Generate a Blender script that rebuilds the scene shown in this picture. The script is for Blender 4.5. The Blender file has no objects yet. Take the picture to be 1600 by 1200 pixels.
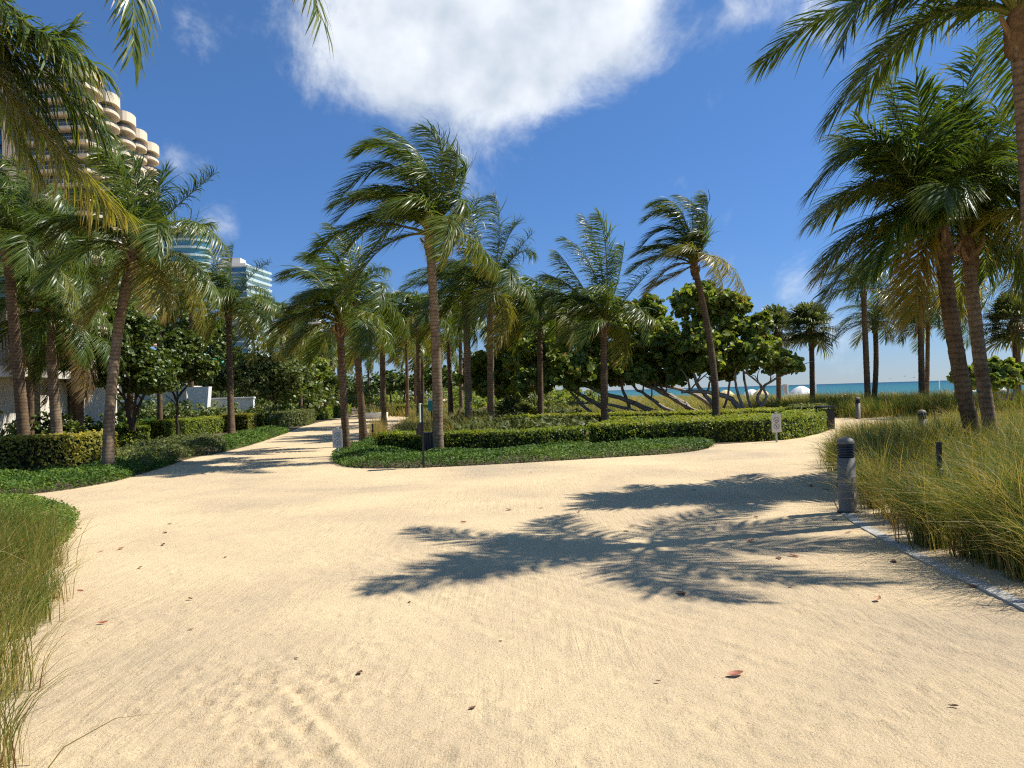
import bpy, bmesh, math, random
import numpy as np
from mathutils import Vector, Matrix, Quaternion
from mathutils.geometry import tessellate_polygon

scene = bpy.context.scene
COL = scene.collection
R = math.radians

# ------------------------------------------------------------------ camera
F_PX = 1270.0
EYE = 1.6
PITCH, ROLL = R(0.66), R(-1.72)
cam_rot = Matrix.Rotation(R(90) + PITCH, 3, 'X') @ Matrix.Rotation(ROLL, 3, 'Z')
cam_data = bpy.data.cameras.new('camera')
cam_data.sensor_width = 36.0
cam_data.lens = F_PX / 1600.0 * 36.0
cam_data.clip_start = 0.05
cam_data.clip_end = 60000.0
cam = bpy.data.objects.new('camera', cam_data)
cam.location = (0, 0, EYE)
cam.rotation_euler = cam_rot.to_euler()
COL.objects.link(cam)
scene.camera = cam

# ------------------------------------------------------------------ light
SUN_TRAVEL = Vector((-0.80, -0.205, -1.0)).normalized()
SUN_EL = math.asin(-SUN_TRAVEL.z)
SUN_AZ = math.atan2(-SUN_TRAVEL.x, -SUN_TRAVEL.y)
sun_data = bpy.data.lights.new('sun', 'SUN')
sun_data.energy = 5.0
sun_data.angle = R(0.53)
sun_data.color = (1.0, 0.96, 0.885)
sun = bpy.data.objects.new('sun', sun_data)
sun.rotation_euler = SUN_TRAVEL.to_track_quat('-Z', 'Y').to_euler()
COL.objects.link(sun)

vs = scene.view_settings
vs.view_transform = 'Standard'
vs.look = 'None'
vs.gamma = 1.0
vs.use_curve_mapping = False
vs.exposure = 0.46
cy = scene.cycles
cy.use_denoising = False
cy.use_adaptive_sampling = True
cy.adaptive_threshold = 0.02
cy.max_bounces = 6
cy.diffuse_bounces = 3
cy.glossy_bounces = 2
cy.transmission_bounces = 3
cy.sample_clamp_indirect = 4.0
cy.filter_width = 1.2


def pix_dir(px, py):
    d = cam_rot @ Vector(((px - 800) / F_PX, (600 - py) / F_PX, -1.0))
    return d


def at(px, py, depth):
    """point seen at pixel (px,py), depth metres in front (+Y)"""
    d = pix_dir(px, py)
    k = depth / d.y
    return Vector((d.x * k, depth, EYE + d.z * k))


def gnd(px, py, z=0.0):
    d = pix_dir(px, py)
    k = (z - EYE) / d.z
    return Vector((d.x * k, d.y * k, z))


# ------------------------------------------------------------------ world
world = bpy.data.worlds.new('World')
scene.world = world
world.use_nodes = True
wn, wl = world.node_tree.nodes, world.node_tree.links
wn.clear()


def wnode(t, **kw):
    n = wn.new(t)
    for k, v in kw.items():
        setattr(n, k, v)
    return n


def wmath(op, a, b=None, c=None):
    n = wn.new('ShaderNodeMath')
    n.operation = op
    for i, v in enumerate((a, b, c)):
        if v is None:
            continue
        if isinstance(v, (int, float)):
            n.inputs[i].default_value = v
        else:
            wl.new(v, n.inputs[i])
    return n.outputs[0]


sky = wnode('ShaderNodeTexSky', sky_type='NISHITA')
sky.sun_disc = False
sky.sun_elevation = SUN_EL
sky.sun_rotation = SUN_AZ
sky.air_density = 1.0
sky.dust_density = 0.0
sky.ozone_density = 1.6
hs = wnode('ShaderNodeHueSaturation')
hs.inputs['Saturation'].default_value = 1.12
hs.inputs['Value'].default_value = 1.0
cool = wnode('ShaderNodeMix', data_type='RGBA', blend_type='MULTIPLY')
cool.inputs[0].default_value = 1.0
sepz = wnode('ShaderNodeSeparateXYZ')
tcz = wnode('ShaderNodeTexCoord')
wl.new(tcz.outputs['Generated'], sepz.inputs[0])
hz = wnode('ShaderNodeValToRGB')
for pos_, col_ in ((0.0, (0.45, 0.59, 0.97, 1)), (0.10, (0.70, 0.90, 0.98, 1)), (0.25, (1.22, 1.58, 1.30, 1)), (0.5, (1.45, 1.52, 1.46, 1)), (1.0, (1.4, 1.45, 1.4, 1))):
    e_ = hz.color_ramp.elements[0] if pos_ == 0.0 else (hz.color_ramp.elements[1] if pos_ == 1.0 else hz.color_ramp.elements.new(pos_))
    e_.position = pos_
    e_.color = col_
wl.new(sepz.outputs[2], hz.inputs[0])
wl.new(hz.outputs[0], cool.inputs[7])
wl.new(sky.outputs[0], cool.inputs[6])
wl.new(cool.outputs[2], hs.inputs['Color'])
tc = wnode('ShaderNodeTexCoord')
nz = wnode('ShaderNodeTexNoise')
nz.inputs['Scale'].default_value = 7.5
nz.inputs['Detail'].default_value = 9.0
nz.inputs['Roughness'].default_value = 0.68
nz.inputs['Distortion'].default_value = 0.35
wl.new(tc.outputs['Generated'], nz.inputs['Vector'])
CLOUD = None
for (px, py, rad, amp) in [(600, 30, 0.11, 0.75), (760, 20, 0.12, 1.0), (890, 0, 0.09, 0.9), (730, 90, 0.075, 0.46), (840, 70, 0.08, 0.55), (560, 70, 0.06, 0.3), (965, 15, 0.055, 0.6), (500, 60, 0.07, 0.42),
                           (760, -120, 0.16, 0.9), (1272, 25, 0.055, 0.75), (345, 352, 0.032, 0.72), (272, 258, 0.028, 0.55), (1240, 450, 0.035, 0.6), (1125, 337, 0.028, 0.6), (300, 55, 0.03, 0.5), (1140, 415, 0.025, 0.5), (1170, 5, 0.03, 0.6), (1500, 420, 0.06, 0.5), (1330, 530, 0.04, 0.45)]:
    d = pix_dir(px, py).normalized()
    dp = wnode('ShaderNodeVectorMath', operation='DISTANCE')
    wl.new(tc.outputs['Generated'], dp.inputs[0])
    dp.inputs[1].default_value = d
    q = wmath('DIVIDE', dp.outputs['Value'], rad)
    q = wmath('MULTIPLY', q, q)
    g = wmath('MULTIPLY', wmath('EXPONENT', wmath('MULTIPLY', q, -1.0)), amp)
    CLOUD = g if CLOUD is None else wmath('ADD', CLOUD, g)
# unseen cloud cover added overhead to lighten and warm the shadows
nw = wnode('ShaderNodeTexNoise')
nw.inputs['Scale'].default_value = 2.2
nw.inputs['Detail'].default_value = 3.0
wl.new(tc.outputs['Generated'], nw.inputs['Vector'])
high = wmath('MULTIPLY', wmath('MAXIMUM', wmath('SUBTRACT', sepz.outputs[2], 0.50), 0.0), 1.6)
CLOUD = wmath('ADD', CLOUD, wmath('MINIMUM', high, 0.24))
dens = wmath('ADD', CLOUD, wmath('MULTIPLY', wmath('SUBTRACT', nz.outputs[0], 0.5), 2.6))
mr = wnode('ShaderNodeMapRange')
mr.interpolation_type = 'SMOOTHSTEP'
mr.inputs['From Min'].default_value = 0.28
mr.inputs['From Max'].default_value = 1.45
wl.new(dens, mr.inputs['Value'])
mask = wmath('MULTIPLY', mr.outputs[0], 0.93)
ccol = wnode('ShaderNodeValToRGB')
ccol.color_ramp.elements[0].position = 0.38
ccol.color_ramp.elements[0].color = (6.1, 6.8, 7.7, 1)
ccol.color_ramp.elements[1].position = 0.68
ccol.color_ramp.elements[1].color = (10.6, 10.9, 11.2, 1)
nz2 = wnode('ShaderNodeTexNoise')
nz2.inputs['Scale'].default_value = 9.0
nz2.inputs['Detail'].default_value = 5.0
wl.new(tc.outputs['Generated'], nz2.inputs['Vector'])
wl.new(nz2.outputs[0], ccol.inputs[0])
mx = wnode('ShaderNodeMix', data_type='RGBA')
wl.new(mask, mx.inputs[0])
wl.new(hs.outputs[0], mx.inputs[6])
wl.new(ccol.outputs[0], mx.inputs[7])
bg = wnode('ShaderNodeBackground')
bg.inputs['Strength'].default_value = 0.079
wl.new(mx.outputs[2], bg.inputs[0])
wo = wnode('ShaderNodeOutputWorld')
wl.new(bg.outputs[0], wo.inputs[0])

# ------------------------------------------------------------------ helpers
UP = np.array([0.0, 0.0, 1.0])
WIND = np.array([-1.0, -0.12, 0.0])


def nrm(a):
    return a / np.maximum(np.linalg.norm(a, axis=-1, keepdims=True), 1e-9)


def mesh_np(name, V, faces, tint=None, smooth=False):
    """faces: list of int arrays (n,k). tint: per-face float list matching faces order"""
    me = bpy.data.meshes.new(name)
    V = np.asarray(V, dtype=np.float32)
    faces = [np.asarray(f, dtype=np.int32) for f in faces if len(f)]
    me.vertices.add(len(V))
    me.vertices.foreach_set('co', V.ravel())
    idx = np.concatenate([f.ravel() for f in faces])
    cnt = np.concatenate([np.full(len(f), f.shape[1], dtype=np.int32) for f in faces])
    start = np.concatenate([[0], np.cumsum(cnt)[:-1]]).astype(np.int32)
    me.loops.add(len(idx))
    me.loops.foreach_set('vertex_index', idx)
    me.polygons.add(len(cnt))
    me.polygons.foreach_set('loop_start', start)
    if smooth:
        me.polygons.foreach_set('use_smooth', np.ones(len(cnt), dtype=bool))
    if tint is not None:
        a = me.attributes.new('tint', 'FLOAT', 'FACE')
        a.data.foreach_set('value', np.asarray(tint, dtype=np.float32))
    me.update(calc_edges=True)
    return me


def ob(name, me, mat=None, parent=None, loc=None):
    o = bpy.data.objects.new(name, me)
    if mat is not None and len(me.materials) == 0:
        me.materials.append(mat)
    COL.objects.link(o)
    if parent is not None:
        o.parent = parent
    if loc is not None:
        o.location = loc
    return o


def tag(o, label, cat, group=None, kind=None):
    o['label'] = label
    o['category'] = cat
    if group:
        o['group'] = group
    if kind:
        o['kind'] = kind
    return o


def thing(name, label, cat, loc=(0, 0, 0), rz=0.0, group=None):
    o = bpy.data.objects.new(name, None)
    o.empty_display_size = 0.2
    COL.objects.link(o)
    o.location = loc
    o.rotation_euler = (0, 0, rz)
    return tag(o, label, cat, group)


def struct(name, me, mat, parent=None):
    o = ob(name, me, mat, parent)
    if parent is None:
        o['kind'] = 'structure'
    return o


def bm_mesh(name, fn, smooth=False):
    bm = bmesh.new()
    fn(bm)
    bmesh.ops.recalc_face_normals(bm, faces=bm.faces[:])
    me = bpy.data.meshes.new(name)
    bm.to_mesh(me)
    bm.free()
    if smooth:
        for p in me.polygons:
            p.use_smooth = True
    return me


def box(bm, x0, x1, y0, y1, z0, z1, bevel=0.0):
    m = Matrix.Translation(((x0 + x1) / 2, (y0 + y1) / 2, (z0 + z1) / 2)) @ Matrix.Diagonal((x1 - x0, y1 - y0, z1 - z0, 1))
    r = bmesh.ops.create_cube(bm, size=1.0, matrix=m)
    if bevel:
        es = list({e for v in r['verts'] for e in v.link_edges})
        bmesh.ops.bevel(bm, geom=es, offset=bevel, segments=2, affect='EDGES', profile=0.5)


def lathe(bm, prof, seg=24):
    """prof: [(r,z)...]"""
    rings = []
    for r, z in prof:
        rings.append([bm.verts.new((r * math.cos(2 * math.pi * k / seg), r * math.sin(2 * math.pi * k / seg), z)) for k in range(seg)])
    for a, b in zip(rings[:-1], rings[1:]):
        for k in range(seg):
            bm.faces.new((a[k], a[(k + 1) % seg], b[(k + 1) % seg], b[k]))
    bm.faces.new(rings[0][::-1])
    bm.faces.new(rings[-1])


def prism(bm, poly, z0, z1):
    a = [bm.verts.new((p[0], p[1], z0)) for p in poly]
    b = [bm.verts.new((p[0], p[1], z1)) for p in poly]
    n = len(poly)
    for k in range(n):
        bm.faces.new((a[k], a[(k + 1) % n], b[(k + 1) % n], b[k]))
    bm.faces.new(a[::-1])
    bm.faces.new(b)


def tube_np(P, rad, seg=8, cap=True):
    """returns V, [quads]"""
    P = np.asarray(P, float)
    n = len(P)
    T = nrm(np.gradient(P, axis=0))
    ref = np.array([1.0, 0.05, 0.0])
    A = np.zeros_like(P)
    a = ref - T[0] * np.dot(ref, T[0])
    if np.linalg.norm(a) < 0.2:
        a = np.array([0, 1.0, 0]) - T[0] * T[0][1]
    for i in range(n):
        a = a - T[i] * np.dot(a, T[i])
        a = a / max(np.linalg.norm(a), 1e-9)
        A[i] = a
    B = np.cross(T, A)
    th = np.linspace(0, 2 * math.pi, seg, endpoint=False)
    rad = np.broadcast_to(np.asarray(rad, float), (n,))
    V = P[:, None, :] + rad[:, None, None] * (np.cos(th)[None, :, None] * A[:, None, :] + np.sin(th)[None, :, None] * B[:, None, :])
    V = V.reshape(-1, 3)
    i = np.arange(n - 1)[:, None] * seg
    k = np.arange(seg)[None, :]
    k2 = (k + 1) % seg
    q = np.stack([i + k, i + k2, i + seg + k2, i + seg + k], -1).reshape(-1, 4)
    return V, q


class Acc:
    def __init__(self):
        self.V, self.q, self.t, self.tq, self.tt, self.n = [], [], [], [], [], 0

    def add(self, V, quads=None, tris=None, tq=0.3, tt=0.3):
        V = np.asarray(V).reshape(-1, 3)
        if quads is not None and len(quads):
            self.q.append(quads + self.n)
            self.tq.append(np.broadcast_to(np.asarray(tq, float), (len(quads),)))
        if tris is not None and len(tris):
            self.t.append(tris + self.n)
            self.tt.append(np.broadcast_to(np.asarray(tt, float), (len(tris),)))
        self.V.append(V)
        self.n += len(V)

    def mesh(self, name, smooth=False):
        f, ti = [], []
        if self.q:
            f.append(np.concatenate(self.q))
            ti.append(np.concatenate(self.tq))
        if self.t:
            f.append(np.concatenate(self.t))
            ti.append(np.concatenate(self.tt))
        return mesh_np(name, np.concatenate(self.V), f, np.concatenate(ti), smooth)


def bez(p0, pm, p1, t):
    """quadratic through p0, pm (t=.5), p1"""
    p0, pm, p1 = map(np.asarray, (p0, pm, p1))
    c = 2 * pm - 0.5 * (p0 + p1)
    t = np.asarray(t)[:, None]
    return (1 - t) ** 2 * p0 + 2 * t * (1 - t) * c + t ** 2 * p1


def in_poly(P, poly):
    x, y = P[:, 0], P[:, 1]
    ins = np.zeros(len(P), bool)
    n = len(poly)
    for i in range(n):
        x0, y0 = poly[i][0], poly[i][1]
        x1, y1 = poly[(i + 1) % n][0], poly[(i + 1) % n][1]
        c = ((y0 > y) != (y1 > y)) & (x < (x1 - x0) * (y - y0) / (y1 - y0 + 1e-12) + x0)
        ins ^= c
    return ins


def sample_poly(poly, n, rng):
    a = np.array([[p[0], p[1]] for p in poly])
    lo, hi = a.min(0), a.max(0)
    out = np.zeros((0, 2))
    for _ in range(60):
        p = lo + rng.random((n * 2, 2)) * (hi - lo)
        p = p[in_poly(p, a)]
        out = np.concatenate([out, p])
        if len(out) >= n:
            break
    return out[:n]


def vnoise(x, y, seed=0):
    """smooth value noise in [0,1]"""
    xi, yi = np.floor(x).astype(np.int64), np.floor(y).astype(np.int64)
    xf, yf = x - xi, y - yi
    xf, yf = xf * xf * (3 - 2 * xf), yf * yf * (3 - 2 * yf)

    def h(a, b):
        v = (a * 374761393 + b * 668265263 + seed * 974634777) & 0x7fffffff
        v = ((v ^ (v >> 13)) * 1274126177) & 0x7fffffff
        return ((v ^ (v >> 16)) & 0xffff) / 65535.0
    return (h(xi, yi) * (1 - xf) + h(xi + 1, yi) * xf) * (1 - yf) + (h(xi, yi + 1) * (1 - xf) + h(xi + 1, yi + 1) * xf) * yf


# ------------------------------------------------------------------ materials
def new_mat(name):
    m = bpy.data.materials.new(name)
    m.use_nodes = True
    nt = m.node_tree
    nt.nodes.clear()
    out = nt.nodes.new('ShaderNodeOutputMaterial')
    b = nt.nodes.new('ShaderNodeBsdfPrincipled')
    nt.links.new(b.outputs[0], out.inputs[0])
    return m, nt, b, out


def ramp(nt, stops, src):
    r = nt.nodes.new('ShaderNodeValToRGB')
    el = r.color_ramp.elements
    el[0].position, el[0].color = stops[0][0], (*stops[0][1], 1)
    el[1].position, el[1].color = stops[-1][0], (*stops[-1][1], 1)
    for p, c in stops[1:-1]:
        e = el.new(p)
        e.color = (*c, 1)
    nt.links.new(src, r.inputs[0])
    return r.outputs[0]


def noise(nt, scale, detail=4.0, rough=0.55, vec=None, dist=0.0):
    n = nt.nodes.new('ShaderNodeTexNoise')
    n.inputs['Scale'].default_value = scale
    n.inputs['Detail'].default_value = detail
    n.inputs['Roughness'].default_value = rough
    n.inputs['Distortion'].default_value = dist
    if vec is not None:
        nt.links.new(vec, n.inputs['Vector'])
    return n.outputs[0]


def coords(nt, kind='Object', scale=None, rot=None):
    if kind == 'Geo':
        o = nt.nodes.new('ShaderNodeNewGeometry').outputs['Position']
    else:
        o = nt.nodes.new('ShaderNodeTexCoord').outputs[kind]
    if scale or rot:
        m = nt.nodes.new('ShaderNodeMapping')
        nt.links.new(o, m.inputs[0])
        if scale:
            m.inputs['Scale'].default_value = scale
        if rot:
            m.inputs['Rotation'].default_value = rot
        o = m.outputs[0]
    return o


def mixc(nt, fac, a, b, blend='MIX'):
    m = nt.nodes.new('ShaderNodeMix')
    m.data_type = 'RGBA'
    m.blend_type = blend
    for i, v in ((0, fac), (6, a), (7, b)):
        if isinstance(v, (int, float)):
            m.inputs[i].default_value = v
        elif isinstance(v, tuple):
            m.inputs[i].default_value = (*v, 1)
        else:
            nt.links.new(v, m.inputs[i])
    return m.outputs[2]


def mth(nt, op, a, b=0.0):
    n = nt.nodes.new('ShaderNodeMath')
    n.operation = op
    for i, v in enumerate((a, b)):
        if isinstance(v, (int, float)):
            n.inputs[i].default_value = v
        else:
            nt.links.new(v, n.inputs[i])
    return n.outputs[0]


def bump(nt, b, h, strength=0.5, dist=0.02):
    n = nt.nodes.new('ShaderNodeBump')
    n.inputs['Strength'].default_value = strength
    n.inputs['Distance'].default_value = dist
    nt.links.new(h, n.inputs['Height'])
    nt.links.new(n.outputs[0], b.inputs['Normal'])


def plain(name, col, rough=0.6, var=0.12, scale=3.0, metal=0.0, bumpy=0.0, spec=0.4):
    m, nt, b, out = new_mat(name)
    v = coords(nt, 'Object')
    n = noise(nt, scale, 6.0, 0.6, v)
    lo = tuple(c * (1 - var) for c in col)
    hi = tuple(min(1, c * (1 + var)) for c in col)
    nt.links.new(ramp(nt, [(0.3, lo), (0.7, hi)], n), b.inputs['Base Color'])
    b.inputs['Roughness'].default_value = rough
    b.inputs['Metallic'].default_value = metal
    b.inputs['Specular IOR Level'].default_value = spec
    if bumpy:
        bump(nt, b, noise(nt, scale * 6, 5, 0.6, v), bumpy, 0.01)
    return m


def leafmat(name, stops, rough=0.4, trans=0.3, spec=0.5, var_scale=None):
    m, nt, b, out = new_mat(name)
    at_ = nt.nodes.new('ShaderNodeAttribute')
    at_.attribute_name = 'tint'
    c = ramp(nt, stops, at_.outputs['Fac'])
    if var_scale:
        n = noise(nt, var_scale, 3, 0.5, coords(nt, 'Geo'))
        c = mixc(nt, 1.0, c, ramp(nt, [(0.3, (0.7, 0.72, 0.66)), (0.7, (1.2, 1.15, 1.0))], n), 'MULTIPLY')
    nt.links.new(c, b.inputs['Base Color'])
    b.inputs['Roughness'].default_value = rough
    b.inputs['Specular IOR Level'].default_value = spec
    t = nt.nodes.new('ShaderNodeBsdfTranslucent')
    c2 = mixc(nt, 1.0, c, (1.35, 1.25, 0.55), 'MULTIPLY')
    nt.links.new(c2, t.inputs[0])
    mixs = nt.nodes.new('ShaderNodeMixShader')
    mixs.inputs[0].default_value = trans
    nt.links.new(b.outputs[0], mixs.inputs[1])
    nt.links.new(t.outputs[0], mixs.inputs[2])
    nt.links.new(mixs.outputs[0], out.inputs[0])
    return m


M = {}
M['palm'] = leafmat('palm_leaf', [(0.0, (0.052, 0.090, 0.015)), (0.35, (0.112, 0.168, 0.026)), (0.6, (0.24, 0.235, 0.040)),
                                  (0.8, (0.38, 0.29, 0.055)), (1.0, (0.27, 0.19, 0.10))], 0.36, 0.40, 0.42)
M['fan'] = leafmat('fan_palm_leaf', [(0.0, (0.055, 0.082, 0.022)), (0.5, (0.12, 0.15, 0.04)), (1.0, (0.27, 0.20, 0.09))], 0.42, 0.34, 0.4)
M['pale_teal'] = plain('pale_teal_render', (0.46, 0.58, 0.58), 0.4, 0.05, 0.1)
M['hedge'] = leafmat('hedge_leaf', [(0.0, (0.058, 0.100, 0.013)), (0.5, (0.185, 0.260, 0.030)), (0.85, (0.32, 0.37, 0.05)), (1.0, (0.36, 0.30, 0.07))], 0.5, 0.42, 0.28, 0.9)
M['hedge_yellow'] = leafmat('hedge_yellow_leaf', [(0.0, (0.06, 0.08, 0.014)), (0.5, (0.20, 0.215, 0.032)), (1.0, (0.46, 0.40, 0.09))], 0.5, 0.46, 0.28, 0.9)
M['cover'] = leafmat('cover_leaf', [(0.0, (0.024, 0.065, 0.012)), (0.6, (0.080, 0.160, 0.020)), (1.0, (0.19, 0.26, 0.04))], 0.55, 0.25, 0.22, 0.7)
M['cover_olive'] = leafmat('olive_cover_leaf', [(0.0, (0.045, 0.065, 0.02)), (0.6, (0.12, 0.15, 0.045)), (1.0, (0.24, 0.25, 0.08))], 0.55, 0.25, 0.22, 0.7)
M['grape'] = leafmat('sea_grape_leaf', [(0.0, (0.072, 0.118, 0.02)), (0.5, (0.19, 0.255, 0.045)), (0.88, (0.32, 0.37, 0.08)), (1.0, (0.34, 0.18, 0.06))], 0.42, 0.48, 0.4)
M['tree'] = leafmat('tree_leaf', [(0.0, (0.032, 0.056, 0.012)), (0.5, (0.090, 0.135, 0.022)), (1.0, (0.22, 0.26, 0.05))], 0.42, 0.28, 0.4)
M['wispy'] = leafmat('wispy_tree_leaf', [(0.0, (0.06, 0.085, 0.024)), (0.5, (0.14, 0.18, 0.045)), (1.0, (0.24, 0.28, 0.08))], 0.5, 0.3, 0.35)
M['grass'] = leafmat('grass_blade', [(0.0, (0.055, 0.098, 0.02)), (0.35, (0.120, 0.180, 0.036)), (0.6, (0.25, 0.26, 0.06)), (0.82, (0.48, 0.38, 0.14)), (1.0, (0.22, 0.13, 0.055))], 0.45, 0.3, 0.3, 0.5)
M['white'] = plain('white_paint', (0.80, 0.79, 0.76), 0.5, 0.03)
M['cream'] = plain('cream_render', (0.72, 0.66, 0.55), 0.7, 0.06, 0.6)
M['cream2'] = plain('tower_concrete', (0.70, 0.58, 0.42), 0.7, 0.05, 0.05)
M['glass'] = plain('dark_glass', (0.02, 0.025, 0.03), 0.08, 0.2, 0.2, 0.0, 0, 0.8)
M['teal_glass'] = plain('teal_glass', (0.06, 0.20, 0.27), 0.12, 0.15, 0.1, 0.0, 0, 0.9)
M['blue_glass'] = plain('blue_glass', (0.03, 0.11, 0.22), 0.12, 0.15, 0.1, 0.0, 0, 0.9)
M['rail'] = plain('dark_rail', (0.05, 0.05, 0.055), 0.4)
M['grey_rail'] = plain('grey_rail', (0.35, 0.34, 0.32), 0.5)
M['bollard'] = plain('bollard_grey', (0.20, 0.18, 0.145), 0.6, 0.06, 1.5, 0.0, 0.0, 0.3)
M['black'] = plain('black_plastic', (0.015, 0.015, 0.017), 0.45, 0.3, 5.0)
M['lens'] = plain('bollard_lens', (0.03, 0.03, 0.032), 0.2, 0.2, 5.0)
M['sign'] = plain('sign_plate', (0.58, 0.56, 0.50), 0.45, 0.05, 6.0)
M['signink'] = plain('sign_ink', (0.12, 0.13, 0.16), 0.6, 0.05)
M['signblue'] = plain('sign_blue_ink', (0.10, 0.28, 0.42), 0.6, 0.05)
M['post'] = plain('pale_green_post', (0.40, 0.48, 0.40), 0.5, 0.08)
M['teal'] = plain('teal_panel', (0.02, 0.30, 0.33), 0.45, 0.06)
M['greencloth'] = plain('green_canvas', (0.03, 0.42, 0.26), 0.7, 0.1)
M['umb_white'] = plain('white_canvas', (0.80, 0.79, 0.75), 0.8, 0.03)
M['umb_tan'] = plain('tan_canvas', (0.72, 0.55, 0.28), 0.8, 0.05)
M['concrete'] = plain('concrete_edging', (0.44, 0.415, 0.36), 0.85, 0.16, 1.5, 0, 0.12)
M['fibre'] = plain('palm_fibre', (0.19, 0.115, 0.06), 0.9, 0.45, 9.0, 0, 0.9, 0.1)
M['stub'] = plain('palm_boot', (0.26, 0.16, 0.08), 0.85, 0.35, 12.0, 0, 0.5, 0.15)
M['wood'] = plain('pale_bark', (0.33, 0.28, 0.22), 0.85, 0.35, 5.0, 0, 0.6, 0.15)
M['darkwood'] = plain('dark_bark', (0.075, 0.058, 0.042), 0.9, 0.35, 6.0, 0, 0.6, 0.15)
M['core'] = plain('dark_core', (0.022, 0.028, 0.012), 1.0, 0.4, 4.0, 0, 0.3, 0.0)
M['skin'] = plain('skin', (0.42, 0.26, 0.18), 0.6, 0.05)
M['shirt'] = plain('white_shirt', (0.75, 0.75, 0.74), 0.8, 0.05)
M['dark_shirt'] = plain('dark_shirt', (0.05, 0.055, 0.08), 0.8, 0.1)
M['bird'] = plain('gull_grey', (0.18, 0.18, 0.2), 0.8, 0.1)


def trunk_mat(name, a, b_):
    m, nt, b, out = new_mat(name)
    v = coords(nt, 'Geo')
    n1 = noise(nt, 3.0, 6, 0.65, v)
    n2 = noise(nt, 22.0, 5, 0.7, coords(nt, 'Geo', (1, 1, 0.35)))
    c = ramp(nt, [(0.3, a), (0.7, b_)], n1)
    c = mixc(nt, 0.75, c, ramp(nt, [(0.3, (0.45, 0.42, 0.38)), (0.7, (1.15, 1.12, 1.1))], n2), 'MULTIPLY')
    wv = nt.nodes.new('ShaderNodeTexWave')
    wv.bands_direction = 'Z'
    wv.inputs['Scale'].default_value = 3.4
    wv.inputs['Distortion'].default_value = 4.5
    wv.inputs['Detail'].default_value = 3.0
    wv.inputs['Detail Scale'].default_value = 1.4
    nt.links.new(v, wv.inputs['Vector'])
    c = mixc(nt, 0.5, c, ramp(nt, [(0.04, (0.42, 0.40, 0.38)), (0.3, (0.95, 0.95, 0.95)), (0.9, (1.18, 1.16, 1.14))], wv.outputs[1]), 'MULTIPLY')
    nt.links.new(c, b.inputs['Base Color'])
    b.inputs['Roughness'].default_value = 0.9
    b.inputs['Specular IOR Level'].default_value = 0.15
    bump(nt, b, noise(nt, 30.0, 5, 0.7, coords(nt, 'Geo', (1, 1, 2.2))), 0.6, 0.012)
    return m


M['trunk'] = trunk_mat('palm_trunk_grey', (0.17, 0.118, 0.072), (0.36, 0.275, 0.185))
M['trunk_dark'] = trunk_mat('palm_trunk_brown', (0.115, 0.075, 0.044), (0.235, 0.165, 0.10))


def sand_material():
    m, nt, b, out = new_mat('sand')
    pos = coords(nt, 'Geo')
    big = noise(nt, 0.32, 4, 0.55, pos, 0.4)
    mid = noise(nt, 2.2, 5, 0.6, pos)
    c = ramp(nt, [(0.30, (0.490, 0.388, 0.256)), (0.48, (0.640, 0.490, 0.298)), (0.66, (0.735, 0.570, 0.338))], big)
    c = mixc(nt, 0.5, c, ramp(nt, [(0.25, (0.84, 0.84, 0.86)), (0.75, (1.10, 1.08, 1.05))], mid), 'MULTIPLY')
    # raked streaks running diagonally
    st = coords(nt, 'Geo', (26, 1.6, 1), (0, 0, R(-34)))
    streak = noise(nt, 1.0, 5, 0.7, st, 0.6)
    patch = noise(nt, 0.55, 2, 0.5, pos)
    streak_m = mth(nt, 'MULTIPLY', ramp(nt, [(0.38, (0, 0, 0)), (0.6, (1, 1, 1))], patch), 0.55)
    c = mixc(nt, streak_m, c, ramp(nt, [(0.34, (0.70, 0.69, 0.69)), (0.5, (1.0, 1.0, 1.0)), (0.7, (1.08, 1.06, 1.03))], streak), 'MULTIPLY')
    grain = noise(nt, 95.0, 4, 0.75, pos)
    c = mixc(nt, 0.75, c, ramp(nt, [(0.30, (0.48, 0.45, 0.42)), (0.46, (0.98, 0.98, 0.98)), (0.72, (1.16, 1.15, 1.13))], grain), 'MULTIPLY')
    # dark specks of grit and bits of bark
    vo = nt.nodes.new('ShaderNodeTexVoronoi')
    vo.inputs['Scale'].default_value = 26.0
    nt.links.new(pos, vo.inputs['Vector'])
    vsep = mth(nt, 'LESS_THAN', vo.outputs['Distance'], 0.13)
    sepc = nt.nodes.new('ShaderNodeSeparateColor')
    nt.links.new(vo.outputs['Color'], sepc.inputs[0])
    keep = mth(nt, 'GREATER_THAN', sepc.outputs[0], 0.72)
    c = mixc(nt, mth(nt, 'MULTIPLY', mth(nt, 'MULTIPLY', vsep, keep), 0.65), c, (0.16, 0.115, 0.075))
    nt.links.new(c, b.inputs['Base Color'])
    b.inputs['Roughness'].default_value = 0.95
    b.inputs['Specular IOR Level'].default_value = 0.1
    h = mth(nt, 'ADD', mth(nt, 'MULTIPLY', noise(nt, 55.0, 6, 0.75, pos), 0.55), mth(nt, 'MULTIPLY', mth(nt, 'MULTIPLY', streak, streak_m), 0.9))
    h = mth(nt, 'ADD', h, mth(nt, 'MULTIPLY', noise(nt, 11.0, 5, 0.7, pos), 0.45))
    bump(nt, b, h, 0.9, 0.028)
    return m


M['sand'] = sand_material()


def mulch_material():
    m, nt, b, out = new_mat('mulch')
    pos = coords(nt, 'Geo')
    c = ramp(nt, [(0.3, (0.05, 0.035, 0.022)), (0.5, (0.12, 0.085, 0.045)), (0.72, (0.26, 0.20, 0.095))], noise(nt, 9.0, 6, 0.7, pos))
    nt.links.new(c, b.inputs['Base Color'])
    b.inputs['Roughness'].default_value = 0.95
    bump(nt, b, noise(nt, 30.0, 5, 0.7, pos), 0.9, 0.03)
    return m


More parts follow.
